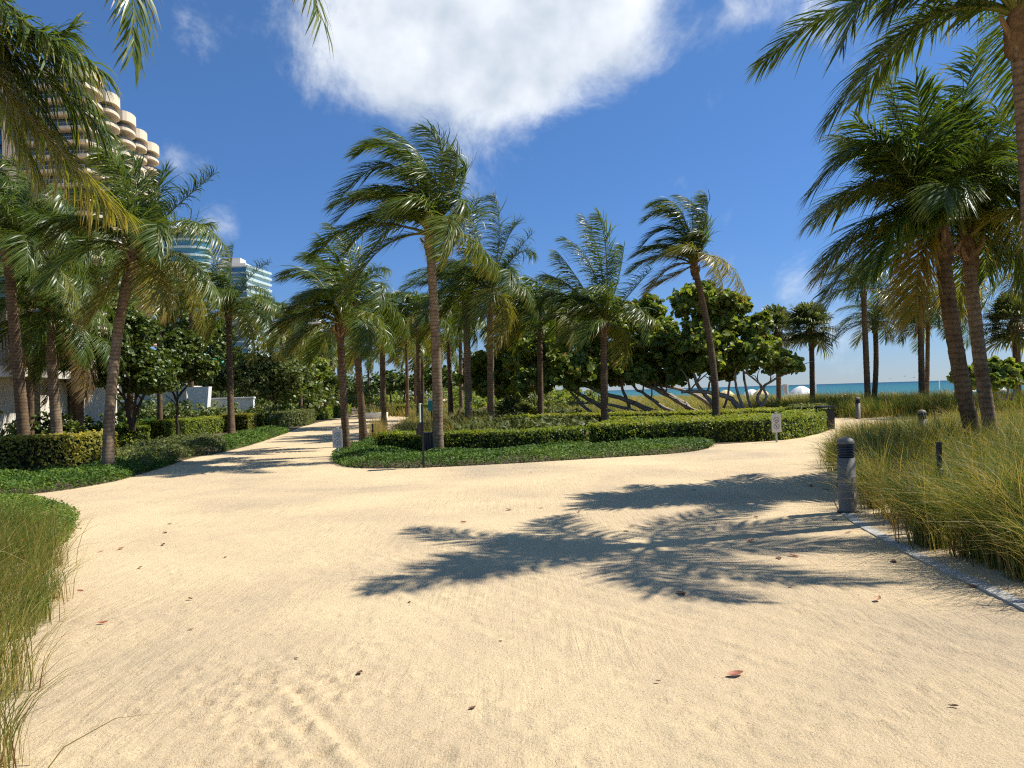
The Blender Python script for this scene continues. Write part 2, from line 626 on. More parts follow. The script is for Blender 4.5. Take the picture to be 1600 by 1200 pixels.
M['mulch'] = mulch_material()


def litter_material():
    m, nt, b, out = new_mat('leaf_litter')
    pos = coords(nt, 'Geo')
    c = ramp(nt, [(0.3, (0.10, 0.08, 0.03)), (0.5, (0.30, 0.23, 0.06)), (0.7, (0.46, 0.36, 0.10))], noise(nt, 7.0, 6, 0.7, pos))
    nt.links.new(c, b.inputs['Base Color'])
    b.inputs['Roughness'].default_value = 0.95
    bump(nt, b, noise(nt, 25.0, 5, 0.7, pos), 0.9, 0.04)
    return m


M['litter'] = litter_material()


def sea_material():
    m, nt, b, out = new_mat('sea_water')
    g = nt.nodes.new('ShaderNodeNewGeometry')
    sx = nt.nodes.new('ShaderNodeSeparateXYZ')
    nt.links.new(g.outputs['Position'], sx.inputs[0])
    # depth of the water grows with the distance from the shore
    u = mth(nt, 'ADD', sx.outputs[0], mth(nt, 'MULTIPLY', sx.outputs[1], 0.16))
    u = mth(nt, 'DIVIDE', mth(nt, 'SUBTRACT', u, 70.0), 2600.0)
    u = mth(nt, 'POWER', mth(nt, 'MAXIMUM', u, 0.0), 0.5)
    c = ramp(nt, [(0.0, (0.09, 0.22, 0.20)), (0.2, (0.035, 0.145, 0.155)), (0.55, (0.018, 0.105, 0.135)), (1.0, (0.010, 0.055, 0.10))], u)
    w = noise(nt, 1.0, 4, 0.6, coords(nt, 'Geo', (0.16, 0.05, 1), (0, 0, R(9))))
    c = mixc(nt, 0.5, c, ramp(nt, [(0.35, (0.8, 0.85, 0.9)), (0.65, (1.15, 1.12, 1.08))], w), 'MULTIPLY')
    foam = noise(nt, 1.0, 5, 0.7, coords(nt, 'Geo', (0.06, 0.012, 1), (0, 0, R(9))))
    c = mixc(nt, ramp(nt, [(0.70, (0, 0, 0)), (0.75, (1, 1, 1))], foam), c, (0.75, 0.8, 0.8))
    nt.links.new(c, b.inputs['Base Color'])
    b.inputs['Roughness'].default_value = 0.45
    b.inputs['Specular IOR Level'].default_value = 0.08
    bump(nt, b, noise(nt, 0.5, 6, 0.6, coords(nt, 'Geo')), 0.7, 0.5)
    return m


M['sea'] = sea_material()

# ------------------------------------------------------------------ ground
SHORE = 0.16


def terrain(x, y):
    u = x + SHORE * y
    x, y, u = map(np.asarray, (x, y, u))

    def sm(a, b, v):
        t = np.clip((v - a) / (b - a), 0, 1)
        return t * t * (3 - 2 * t)
    z = 0.18 * sm(19, 30, u) * (0.5 + vnoise(x * 0.16, y * 0.16, 3)) * (y < 400)
    z = z - 1.35 * sm(38, 47, u) - 1.6 * sm(55, 95, u) - 8.0 * sm(100, 400, u)
    return z


def lines(lo, hi, step, far_lo, far_hi, grow=1.16, first=None):
    c = list(np.arange(lo, hi + 1e-6, step))
    s, v, up = first or step * 2, hi, []
    while v < far_hi:
        v += s
        s = min(s * grow, 900)
        up.append(v)
    s, v, dn = first or step * 2, lo, []
    while v > far_lo:
        v -= s
        s = min(s * grow, 900)
        dn.append(v)
    return np.array(dn[::-1] + c + up)


rng = np.random.default_rng(11)
gx = lines(-3.6, 5.4, 0.026, -7000, 9000, 1.07, 0.06)
gy = lines(2.6, 8.6, 0.026, -60, 9000, 1.055, 0.04)
X, Y = np.meshgrid(gx, gy)
Z = terrain(X, Y)
near = np.clip((13.5 - Y) / 6.0, 0, 1) * np.clip((Y - 1.5), 0, 1) * np.clip((9 - np.abs(X)) / 3, 0, 1)
rel = 0.010 * (vnoise(X * 1.3, Y * 1.3, 1) - 0.5) + 0.005 * (vnoise(X * 4.1, Y * 4.1, 2) - 0.5)
rel += 0.005 * (vnoise(X * 11, Y * 11, 4) - 0.5) + 0.010 * (vnoise(X * 17, Y * 17, 5) - 0.5) * (0.3 + vnoise(X * 0.8, Y * 0.8, 15))
ca, sa = math.cos(R(-34)), math.sin(R(-34))
xr, yr = X * ca - Y * sa, X * sa + Y * ca
rake = vnoise(X * 0.5 + 7, Y * 0.5, 8)
rel += 0.010 * (vnoise(xr * 15, yr * 1.2, 6) - 0.5) * np.clip((rake - 0.35) * 4, 0, 1)
# scuffed footprints in the loose sand at lower left, scattered elsewhere
fr = np.random.default_rng(5)
for k in range(620):
    if k < 90:
        p = gnd(300 + fr.random() * 260, 1040 + fr.random() * 170)
    elif k < 190:
        p = gnd(60 + fr.random() * 700, 930 + fr.random() * 270)
    else:
        p = gnd(60 + fr.random() * 1500, 860 + fr.random() * 340)
    a = fr.random() * 6.28
    l, w = 0.03 + 0.06 * fr.random(), 0.02 + 0.02 * fr.random()
    m = (np.abs(X - p.x) < 0.35) & (np.abs(Y - p.y) < 0.35)
    if not m.any():
        continue
    dx, dy = X[m] - p.x, Y[m] - p.y
    e = ((dx * math.cos(a) + dy * math.sin(a)) / l) ** 2 + ((-dx * math.sin(a) + dy * math.cos(a)) / w) ** 2
    amp = (0.015 if k < 90 else 0.006) * (0.5 + fr.random())
    rel[m] += amp * (-np.exp(-e) + 0.6 * np.exp(-(np.sqrt(e) - 1.5) ** 2 * 4))
# a wheel furrow through the footprints
p0, p1 = gnd(440, 1080), gnd(560, 1210)
tx, ty = p1.x - p0.x, p1.y - p0.y
L_ = math.hypot(tx, ty)
s_ = ((X - p0.x) * tx + (Y - p0.y) * ty) / L_
d_ = ((X - p0.x) * ty - (Y - p0.y) * tx) / L_ + 0.02 * (vnoise(X * 6, Y * 6, 12) - 0.5)
on = np.clip((s_ + 0.1) / 0.2, 0, 1) * np.clip((L_ + 0.1 - s_) / 0.2, 0, 1)
rel += on * (0.02 * np.exp(-(d_ / 0.035) ** 2) - 0.017 * np.exp(-((d_ + 0.075) / 0.035) ** 2))
Z = Z + rel * near
ny, nx = X.shape
i = (np.arange(ny - 1)[:, None] * nx + np.arange(nx - 1)[None, :])
quads = np.stack([i, i + 1, i + nx + 1, i + nx], -1).reshape(-1, 4)
V = np.stack([X, Y, Z], -1).reshape(-1, 3)
ground = struct('ground', mesh_np('ground', V, [quads], None, True), M['sand'])


def tz(x, y):
    return float(terrain(np.array([float(x)]), np.array([float(y)]))[0])


def g3(px, py):
    p = gnd(px, py)
    return Vector((p.x, p.y, tz(p.x, p.y)))


# sea
def sea_fn(bm):
    pts = [(92 - SHORE * -400, -400), (40000, -400), (40000, 40000), (92 - SHORE * 40000, 40000)]
    bm.faces.new([bm.verts.new((x, y, -2.3)) for x, y in pts])


struct('sea', bm_mesh('sea', sea_fn), M['sea'])


def sheet(name, poly, z, mat, drop=0.05):
    tess = tessellate_polygon([[Vector((p[0], p[1], 0)) for p in poly]])
    n = len(poly)
    Vv = [(p[0], p[1], z) for p in poly] + [(p[0], p[1], z - drop) for p in poly]
    me = bpy.data.meshes.new(name)
    F = [list(t) for t in tess] + [[k, (k + 1) % n, n + (k + 1) % n, n + k] for k in range(n)]
    me.from_pydata(Vv, [], F)
    me.update()
    bm = bmesh.new()
    bm.from_mesh(me)
    bmesh.ops.recalc_face_normals(bm, faces=bm.faces[:])
    bm.to_mesh(me)
    bm.free()
    return struct(name, me, mat)


def smooth_line(pts, n=6):
    """Catmull-Rom through 2-D points"""
    P = [np.array(p[:2], float) for p in pts]
    P = [2 * P[0] - P[1]] + P + [2 * P[-1] - P[-2]]
    out = []
    for k in range(1, len(P) - 2):
        for j in range(n):
            t = j / n
            a, b, c, d = P[k - 1], P[k], P[k + 1], P[k + 2]
            out.append(0.5 * (2 * b + (c - a) * t + (2 * a - 5 * b + 4 * c - d) * t * t + (3 * b - a - 3 * c + d) * t ** 3))
    out.append(P[-2])
    return out


G2 = lambda *ps: [tuple(gnd(*p)[:2]) for p in ps]
left_edge = smooth_line(G2((-160, 800), (0, 778), (100, 766), (180, 752), (215, 742), (262, 728), (300, 716), (352, 706), (400, 693), (450, 676), (482, 664), (535, 652), (570, 645)))
left_bed = left_edge + [(-9.0, 90), (-26, 190), (-90, 190), (-60, 10)]
sheet('planting_bed', left_bed, 0.012, M['mulch'])
isl_front = smooth_line(G2((640, 652), (612, 668), (585, 690), (540, 702), (522, 716), (530, 726), (562, 731), (650, 731), (800, 724), (950, 715), (1060, 708), (1106, 701), (1112, 695)) +
                        G2((1180, 690), (1276, 676), (1292, 664), (1286, 655)))
isl_bed = isl_front + [(16, 40), (14, 60), (-14, 190), (-24, 190), (-6.5, 80)]
sheet('planting_bed', isl_bed, 0.014, M['mulch'])
right_edge = smooth_line(G2((1690, 1000), (1600, 955), (1540, 925), (1480, 898), (1420, 868), (1370, 840), (1325, 812), (1306, 788), (1296, 745), (1298, 712), (1320, 696), (1370, 684), (1450, 670), (1560, 660), (1800, 652)))
right_bed = right_edge + [(40, 34), (40, 3)]
sheet('sandy_bed', right_bed, 0.012, M['sand'])
near_edge = smooth_line(G2((-300, 784), (0, 782), (60, 786), (108, 803), (114, 826), (100, 850), (98, 900), (88, 960), (70, 1050), (35, 1180), (10, 1350)))
near_bed = near_edge + [(-6, 2.0), (-11, 4)]
litter_poly = G2((700, 668), (900, 676), (960, 660), (830, 655), (700, 659))
sheet('leaf_litter', litter_poly, 0.03, M['litter'])

# concrete edging strip along the grass on the right: separate cast lengths
strip = np.array(smooth_line(G2((1700, 1004), (1600, 955), (1540, 925), (1480, 898), (1420, 868), (1370, 840), (1330, 816), (1312, 797)), 12))
seglen = np.concatenate([[0], np.cumsum(np.linalg.norm(np.diff(strip, axis=0), axis=1))])
edging = thing('concrete_edging', 'flat grey concrete edging strip along the right hand grass bed', 'edging', (strip[0][0], strip[0][1], 0))
s0 = 0.0
while s0 < seglen[-1] - 0.2:
    s1 = min(s0 + 0.9, seglen[-1])
    ss = np.linspace(s0 + 0.006, s1 - 0.006, 6)
    C = np.stack([np.interp(ss, seglen, strip[:, 0]), np.interp(ss, seglen, strip[:, 1])], -1)
    T = nrm(np.gradient(C, axis=0))
    N = np.stack([T[:, 1], -T[:, 0]], -1)
    poly = [tuple(p) for p in C] + [tuple(p) for p in (C + N * 0.12)[::-1]]

    def fn(bm, poly=poly):
        prism(bm, [(p[0] - strip[0][0], p[1] - strip[0][1]) for p in poly], -0.05, 0.016)
    ob('edging_length', bm_mesh('edging_length', fn), M['concrete'], edging)
    s0 = s1


# ------------------------------------------------------------------ palms
def frond_geo(base, mid, tip, leaf, n, seed, age=0.2, grav=0.25, wind=0.34, bare=0.13, width=0.030):
    """one pinnate frond: rachis through base-mid-tip with drooping wind-swept leaflets"""
    r = np.random.default_rng(seed)
    A = Acc()
    t = np.linspace(0, 1, 11)
    P = bez(base, mid, tip, t)
    size = np.linalg.norm(np.asarray(tip) - np.asarray(base)) + 1e-6
    V, q = tube_np(P, 0.030 * (1 - t) ** 1.4 + 0.006 + 0.02 * np.exp(-t * 14), 5)
    A.add(V, q, None, 0.50 + 0.35 * age)
    tl = np.linspace(bare, 0.995, n)
    tl = np.repeat(tl, 2) + r.normal(0, 0.004, 2 * n)
    tl = np.clip(tl, 0.02, 1.0)
    sgn = np.tile([1.0, -1.0], n)
    Q = bez(base, mid, tip, tl)
    T = nrm(bez(base, mid, tip, tl + 0.01) - Q)
    out = np.asarray(tip, float) - np.asarray(base, float)
    out[2] = 0
    if np.linalg.norm(out) < 0.25:
        out = np.array([math.cos(seed), math.sin(seed), 0.0])
    out = out / np.linalg.norm(out)
    side0 = np.array([-out[1], out[0], 0.0])
    S = side0 - T * (T @ side0)[:, None]
    S = nrm(S)
    N = np.cross(T, S)
    N *= np.where(N[:, 2:3] < -0.15, -1, 1)
    prof = np.clip(0.55 + 1.25 * (tl - bare), 0, 1) * np.clip((1.25 - tl) / 0.5, 0.35, 1)
    ll = 1.22 * leaf * prof * (0.88 + 0.2 * r.random(2 * n))
    fa = np.radians(68 - 32 * tl) + r.normal(0, 0.10, 2 * n)
    be = np.radians(14) + r.normal(0, 0.26, 2 * n)
    D = T * np.cos(fa)[:, None] + (S * sgn[:, None] * np.cos(be)[:, None] + N * np.sin(be)[:, None]) * np.sin(fa)[:, None]
    gf = grav * (0.7 + 0.6 * r.random(2 * n))[:, None]
    wf = wind * (0.6 + 0.7 * r.random(2 * n))[:, None]
    W = np.cross(D, N)
    W = nrm(W + r.normal(0, 0.25, W.shape))
    pts, p, d = [Q], Q, nrm(D)
    for k in range(3):
        d = nrm(d - UP * gf + WIND * wf)
        p = p + d * (ll / 3)[:, None]
        pts.append(p)
        gf = gf * 1.25
    wd = (width * (0.75 + 0.4 * r.random(2 * n)))[:, None] * 0.5
    m = 2 * n
    Vt = np.stack([pts[0] - W * wd * 0.6, pts[0] + W * wd * 0.6, pts[1] - W * wd, pts[1] + W * wd, pts[2] - W * wd * 0.75, pts[2] + W * wd * 0.75, pts[3]], 1)
    b = np.arange(m)[:, None] * 7
    q1, q2, t1 = b + np.array([[0, 1, 3, 2]]), b + np.array([[2, 3, 5, 4]]), b + np.array([[4, 5, 6]])
    base_t = np.clip(age + r.normal(0, 0.09, m) + 0.10 * (r.random() - 0.5), 0, 1)
    A.add(Vt, np.concatenate([q1, q2]), t1, np.concatenate([base_t, np.clip(base_t + 0.03, 0, 1)]), np.clip(base_t + 0.16 + 0.3 * (r.random(m) < 0.12), 0, 1))
    return A


def trunk_geo(base, crown, bow, r0, r1, rings=True, seed=0):
    base, crown = np.array(base, float), np.array(crown, float)
    n = 78 if rings else 14
    t = np.linspace(0, 1, n)
    mid = (base + crown) / 2 + np.array(bow, float)
    P = bez(base, mid, crown, t)
    rr = np.random.default_rng(seed)
    rad = r1 + (r0 - r1) * (1 - t) ** 0.8 + r0 * 0.65 * np.exp(-t * 16)
    if rings:
        rad = rad * (1 + 0.022 * ((np.arange(n) % 3) == 0) - 0.014 * ((np.arange(n) % 3) == 2) + rr.normal(0, 0.016, n))
    V, q = tube_np(P, rad, 12 if rings else 8)
    return V, q


def make_palm(label, base, crown, fronds=(), fill=10, leaf=0.66, flen=2.7, r0=0.15, r1=0.115, bow=(0, 0, 0), seed=1, n=96, age=0.16,
              mat='trunk', wind=0.30, swing=0.34, name='coconut_palm', width=0.030, stubs=4, elmin=-25, group=None, detail=True, azr=None, spear=False, oldage=0.5, vecs=()):
    """fronds: list of (mid_px, mid_py, tip_px, tip_py, tip_depth_offset[, age])"""
    rr = random.Random(seed)
    base, crown = Vector(base), Vector(crown)
    root = thing(name, label, 'palm tree', base, 0, group)
    bl = np.array(base)
    c = np.array(crown) - bl
    V, q = trunk_geo((0, 0, -0.1), c, bow, r0, r1, detail, seed)
    ob('trunk', mesh_np('trunk', V, [q], None, True), M[mat], root)
    # fibre sheath round the growing point
    d = c / np.linalg.norm(c)
    tt = np.linspace(0, 1, 9)
    Pf = c + d * (tt[:, None] * 0.75 - 0.42)
    radf = r1 * (1.02 + 0.42 * np.sin(np.clip(tt, 0, 1) * math.pi * 0.8)) * (1 - 0.55 * tt ** 3)
    V, q = tube_np(Pf, radf, 10)
    V = V + np.random.default_rng(seed).normal(0, 0.018, V.shape)
    ob('fibre_sheath', mesh_np('fibre_sheath', V, [q], None, False), M['fibre'], root)
    top = c + d * 0.12
    k = 0
    for f in fronds:
        mpx, mpy, tpx, tpy, dd = f[:5]
        ag = f[5] if len(f) > 5 else age
        tip = np.array(at(tpx, tpy, crown.y + dd)) - bl
        mid = np.array(at(mpx, mpy, crown.y + dd * 0.5)) - bl
        A = frond_geo(top, mid, tip, leaf, n, seed * 100 + k, ag, wind=wind, width=width)
        ob('frond', A.mesh('frond'), M['palm'], root)
        k += 1
    for (vx, vy, vz, arch) in vecs:
        tip = top + np.array([vx, vy, vz])
        mid = top + np.array([vx * 0.5, vy * 0.5, vz * 0.5 + arch])
        A = frond_geo(top, mid, tip, leaf, n, seed * 100 + 30 + k, age, wind=wind, width=width)
        ob('frond', A.mesh('frond'), M['palm'], root)
        k += 1
    for j in range(fill):
        az = (j * 2.39996 + seed) if azr is None else R(azr[0] + (azr[1] - azr[0]) * (j + rr.random()) / fill)
        f = (j + 0.5) / fill
        el = R(80 - (80 - elmin) * f ** 0.9 + rr.uniform(-8, 8))
        L = flen * rr.uniform(0.85, 1.08) * (0.8 if f < 0.15 else 1.0)
        d0 = np.array([math.cos(az) * math.cos(el), math.sin(az) * math.cos(el), math.sin(el)])
        w = WIND * swing
        mid = top + nrm(d0 + w * 0.35) * L * 0.5 + UP * L * 0.03
        tip = mid + nrm(d0 * 0.75 - UP * (0.62 + 0.25 * f) + w * 1.1) * L * 0.5
        ag = oldage if f > 0.86 else age + 0.12 * (f - 0.4)
        A = frond_geo(top, mid, tip, leaf, n, seed * 100 + 50 + j, ag, wind=wind, width=width)
        ob('frond', A.mesh('frond'), M['palm'], root)
    if spear:
        P = np.array([top, top + np.array([0, 0, 1.0]), top + np.array([-0.02, 0, 2.5])])
        V, q = tube_np(bez(P[0], P[1], P[2], np.linspace(0, 1, 6)), np.linspace(0.03, 0.004, 6), 6)
        ob('spear_leaf', mesh_np('spear_leaf', V, [q], np.full(len(q), 0.1)), M['palm'], root)
    for j in range(stubs):
        az = j * 6.283 / max(stubs, 1) + seed
        a = c - d * (0.2 + 0.1 * (j % 2))
        b = a + np.array([math.cos(az) * 0.24, math.sin(az) * 0.24, 0.22 + 0.05 * (j % 3)])
        V, q = tube_np(bez(a, (a + b) / 2 + np.array([math.cos(az), math.sin(az), -0.4]) * 0.04, b, np.linspace(0, 1, 5)), np.array([0.05, 0.045, 0.038, 0.034, 0.02]), 6)
        ob('frond_stub', mesh_np('frond_stub', V, [q], None, False), M['stub'], root)
    return root


def fan_geo(base, direction, r_leaf, pet, seed, droop=0.5):
    r = np.random.default_rng(seed)
    A = Acc()
    d = np.array(direction, float)
    d /= np.linalg.norm(d)
    hub = np.asarray(base) + d * pet - UP * pet * 0.12
    V, q = tube_np(bez(base, (np.asarray(base) + hub) / 2 + UP * 0.04, hub, np.linspace(0, 1, 5)), np.linspace(0.018, 0.01, 5), 4)
    A.add(V, q, None, 0.5)
    s = np.cross(d, UP)
    s = s / max(np.linalg.norm(s), 1e-6)
    nn = np.cross(s, d)
    m = 26
    th = np.linspace(-2.1, 2.1, m)
    dirs = d[None] * np.cos(th)[:, None] + s[None] * np.sin(th)[:, None] + nn[None] * 0.15
    dirs = nrm(dirs + r.normal(0, 0.05, dirs.shape))
    W = nrm(np.cross(dirs, nn[None]))
    ll = r_leaf * (0.8 + 0.2 * np.cos(th * 0.6)) * (0.9 + 0.2 * r.random(m))
    p1 = hub + dirs * (ll * 0.5)[:, None] + WIND * 0.03
    p2 = hub + dirs * (ll * 0.82)[:, None] - UP * (ll * 0.10 * droop)[:, None] + WIND * 0.07
    p3 = hub + dirs * (ll * 0.95)[:, None] - UP * (ll * 0.42 * droop)[:, None] + WIND * 0.14
    w = 0.033 * r_leaf / 0.7
    Vt = np.stack([np.repeat(hub[None], m, 0), p1 - W * w, p1 + W * w, p2 - W * w * 0.7, p2 + W * w * 0.7, p3], 1)
    b = np.arange(m)[:, None] * 6
    ti = np.clip(0.35 + r.normal(0, 0.12, m) + 0.2 * (r.random() - 0.5), 0, 1)
    A.add(Vt, b + np.array([[1, 2, 4, 3]]), np.concatenate([b + np.array([[0, 2, 1]]), b + np.array([[3, 4, 5]])]), ti, np.concatenate([ti, np.clip(ti + 0.15, 0, 1)]))
    return A


def make_fan_palm(label, base, crown, rad=0.75, pet=0.75, nf=34, r0=0.13, seed=1, name='fan_palm', group=None, mat='trunk_dark', skirt=True, elmin=-45):
    base, crown = Vector(base), Vector(crown)
    root = thing(name, label, 'palm tree', base, 0, group)
    c = np.array(crown - base)
    if np.linalg.norm(c) > 0.4:
        V, q = trunk_geo((0, 0, -0.1), c, (0.03, 0, 0), r0, r0 * 0.95, True, seed)
        ob('trunk', mesh_np('trunk', V, [q], None, True), M[mat], root)
        d = c / np.linalg.norm(c)
        tt = np.linspace(0, 1, 9)
        V, q = tube_np(c + d * (tt[:, None] * 0.95 - 0.7), r0 * (1.05 + 1.0 * np.sin(tt * math.pi)), 10)
        V = V + np.random.default_rng(seed).normal(0, 0.03, V.shape)
        ob('fibre_sheath', mesh_np('fibre_sheath', V, [q]), M['fibre'], root)
    rr = random.Random(seed)
    for j in range(nf):
        az = j * 2.39996
        f = (j + 0.5) / nf
        el = R(85 - (85 - elmin) * f + rr.uniform(-8, 8))
        dd = np.array([math.cos(az) * math.cos(el), math.sin(az) * math.cos(el), math.sin(el)]) + WIND * 0.12
        A = fan_geo(c, dd, rad * rr.uniform(0.85, 1.1), pet * rr.uniform(0.8, 1.1), seed * 60 + j, 0.4 + 0.5 * f)
        ob('fan_leaf', A.mesh('fan_leaf'), M['fan'], root)
    return root


def on_ground(px, depth):
    """ground point under pixel column px at a given depth"""
    d = pix_dir(px, 600)
    x = d.x / d.y * depth
    # correct for roll: move along until column matches near the ground
    for _ in range(4):
        z = tz(x, depth)
        v = cam_rot.inverted() @ (Vector((x, depth, z)) - Vector((0, 0, EYE)))
        p = 800 + F_PX * v.x / -v.z
        x += (px - p) / F_PX * depth
    return Vector((x, depth, tz(x, depth)))


# --- the tall palm in front of the island
make_palm('tallest wind-blown coconut palm beside the round trash can on the island', g3(684, 713), at(671, 372, 20.9),
          [(606, 296, 527, 345, -1.0, .3), (596, 388, 545, 470, -1.4, .4), (560, 352, 492, 402, 0.6), (668, 262, 600, 200, 0.3), (708, 290, 712, 238, -0.7, .25),
           (733, 372, 779, 424, 0.6, .35), (612, 258, 520, 325, 0.8), (625, 235, 556, 240, 1.2), (655, 255, 575, 222, -0.5), (716, 300, 728, 262, 0.8),
           (640, 330, 575, 400, 1.4), (700, 340, 690, 400, -1.9, .4), (690, 250, 660, 200, 1.0), (650, 300, 560, 300, 0.2), (610, 330, 540, 395, 1.2), (720, 340, 745, 330, 1.5)],
          fill=8, leaf=0.74, flen=2.6, r0=0.135, r1=0.108, bow=(0.06, 0, 0), seed=3, n=112, swing=0.6, wind=0.45, elmin=10)
# --- pair at the left tip of the island
make_palm('slim palm with orange brown leaf boots right of the small sign, left tip of island', g3(542, 712), at(531, 512, 22.6),
          [(500, 455, 445, 500, 0.5), (490, 430, 440, 430, 0.0), (540, 440, 500, 372, -0.6), (560, 450, 590, 430, 1.0), (580, 490, 610, 545, 0.4, .35),
           (475, 490, 425, 545, -0.6, .4), (520, 430, 480, 395, 1.0), (500, 480, 460, 545, -1.2, .35)], fill=9, leaf=0.62, flen=2.1, r0=0.11, r1=0.095, seed=4, mat='trunk_dark', stubs=9, swing=0.5, wind=0.4)
make_palm('slim palm standing just behind the left tip of the island, leaning left', g3(569, 696), at(554, 490, 26.5),
          [(520, 420, 470, 400, 0), (545, 400, 515, 350, 0.5), (575, 430, 605, 420, 0.4), (600, 470, 640, 520, 0.8), (510, 460, 450, 500, -0.5), (560, 420, 540, 362, 1), (590, 500, 615, 550, -0.8, .3)],
          fill=10, leaf=0.66, flen=2.6, r0=0.13, r1=0.10, seed=5, mat='trunk_dark', swing=0.5, wind=0.4)
# --- island middle
make_palm('coconut palm rising from yellow leaf litter, second right of the tallest palm', g3(767, 673), at(766, 462, 33.0),
          [(750, 380, 728, 318, 0.3), (780, 370, 772, 305, -0.4), (805, 400, 835, 395, 0.2), (810, 445, 838, 480, -0.5, .35), (720, 410, 690, 420, 0.4), (725, 440, 700, 490, 0.5, .35),
           (790, 380, 810, 348, 0.6), (785, 490, 772, 545, -1.2, .6), (740, 480, 745, 530, -0.8, .4), (795, 410, 832, 365, -0.2), (735, 385, 745, 310, 0.9)],
          fill=12, leaf=0.80, flen=2.9, r0=0.15, r1=0.13, seed=6, swing=0.4, mat='trunk')
make_palm('coconut palm immediately right of the tallest palm, crown hidden behind it', on_ground(733, 36.0), at(728, 470, 36.0), [], fill=20, leaf=0.8, flen=3.3, r0=0.17, r1=0.14, seed=7, swing=0.5)
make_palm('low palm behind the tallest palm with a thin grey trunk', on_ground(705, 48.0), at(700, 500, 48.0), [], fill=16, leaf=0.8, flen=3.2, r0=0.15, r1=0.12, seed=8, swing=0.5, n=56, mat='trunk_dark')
make_palm('coconut palm growing out of the long hedge before the sea grapes', on_ground(945, 28.0), at(943, 512, 28.0),
          [(938, 410, 912, 338, 0.3), (948, 410, 935, 335, -0.3), (905, 440, 872, 395, 0.2), (900, 470, 868, 470, -0.4), (965, 440, 975, 385, 0.3), (975, 470, 1018, 420, 0.6), (985, 490, 1026, 500, -0.6, .3),
           (915, 480, 880, 530, -0.9, .4), (880, 460, 845, 480, 0.6), (880, 490, 842, 520, 0.5), (895, 450, 850, 430, 0.9), (925, 420, 882, 372, 1)],
          fill=8, leaf=0.72, flen=2.5, r0=0.135, r1=0.11, seed=9, swing=0.5, wind=0.4, mat='trunk_dark')
make_palm('wind-swept coconut palm with curved trunk rising from the hedge by the second sign', on_ground(1119, 29.5), at(1085, 418, 29.5),
          [(1052, 355, 1003, 385, 0.2), (1040, 385, 990, 400, -0.4), (1095, 340, 1060, 305, 0.3), (1103, 345, 1104, 305, -0.4), (1055, 335, 1008, 345, 0.8), (1060, 325, 1015, 322, -0.2),
           (1045, 420, 1008, 465, -0.5, .6), (1055, 430, 1016, 450, 0.4, .62), (1128, 405, 1168, 462, 0.3, .62), (1110, 400, 1130, 450, -0.7, .66), (1100, 380, 1104, 340, 0.7), (1030, 400, 985, 425, 1.0), (1070, 345, 1028, 320, 0.7), (1060, 390, 1020, 410, -0.9, .4)],
          fill=4, leaf=0.70, flen=2.3, r0=0.14, r1=0.11, bow=(0.22, 0, -0.1), seed=10, swing=0.7, wind=0.5, mat='trunk_dark', spear=True, elmin=20)

# --- left side
make_palm('leaning grey coconut palm at the path edge on the left', g3(169, 743), at(207, 400, 19.6),
          [(190, 300, 178, 222, 0.4), (215, 320, 205, 245, 0.7), (268, 330, 335, 272, 0.5), (285, 345, 352, 385, -0.4, .3), (285, 400, 345, 470, -0.3, .35), (140, 345, 70, 385, 0.1, .3),
           (140, 380, 62, 440, -0.6, .3), (175, 440, 135, 500, -1.0, .6), (245, 430, 252, 480, -0.9, .62), (160, 310, 110, 260, 0.8), (230, 330, 255, 270, 1.2), (195, 290, 160, 240, -0.6), (270, 360, 330, 350, 0.9)],
          fill=7, leaf=0.72, flen=2.6, r0=0.122, r1=0.108, bow=(-0.16, 0, 0), seed=11, swing=0.3, n=108)
make_palm('coconut palm by the low ground cover at the bend of the path, left side', g3(362, 686), at(357, 492, 36.5),
          [(330, 420, 285, 415, 0.3), (320, 450, 268, 470, -0.3, .35), (360, 430, 365, 385, 0.2), (385, 440, 420, 410, 0.3), (395, 465, 432, 480, -0.4, .3), (335, 500, 310, 570, -0.8, .6),
           (385, 500, 395, 560, -0.8, .5), (345, 430, 330, 390, 0.6), (300, 445, 262, 440, 0.8)], fill=12, leaf=0.82, flen=3.0, r0=0.15, r1=0.12, seed=12, swing=0.3, mat='trunk_dark')
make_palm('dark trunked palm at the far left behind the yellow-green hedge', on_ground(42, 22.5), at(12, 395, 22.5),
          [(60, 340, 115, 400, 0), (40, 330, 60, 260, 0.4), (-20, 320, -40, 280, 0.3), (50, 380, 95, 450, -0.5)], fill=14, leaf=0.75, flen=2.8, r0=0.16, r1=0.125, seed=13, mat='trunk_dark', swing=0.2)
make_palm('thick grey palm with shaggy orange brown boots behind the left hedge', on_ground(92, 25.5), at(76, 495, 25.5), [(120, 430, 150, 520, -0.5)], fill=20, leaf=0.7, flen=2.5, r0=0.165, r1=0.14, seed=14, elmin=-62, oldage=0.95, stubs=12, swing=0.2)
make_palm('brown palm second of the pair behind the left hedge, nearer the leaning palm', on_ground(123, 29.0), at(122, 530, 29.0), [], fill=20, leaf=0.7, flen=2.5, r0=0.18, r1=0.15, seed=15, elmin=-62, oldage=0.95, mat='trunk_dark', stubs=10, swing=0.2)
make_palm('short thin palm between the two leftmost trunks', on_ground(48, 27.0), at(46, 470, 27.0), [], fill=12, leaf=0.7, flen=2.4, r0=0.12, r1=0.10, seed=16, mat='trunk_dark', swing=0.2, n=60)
make_palm('young palm in the shade behind the leaning left palm', on_ground(205, 34.0), at(200, 480, 34.0), [], fill=14, leaf=0.8, flen=2.8, r0=0.13, r1=0.11, seed=17, mat='trunk_dark', swing=0.2, n=60)
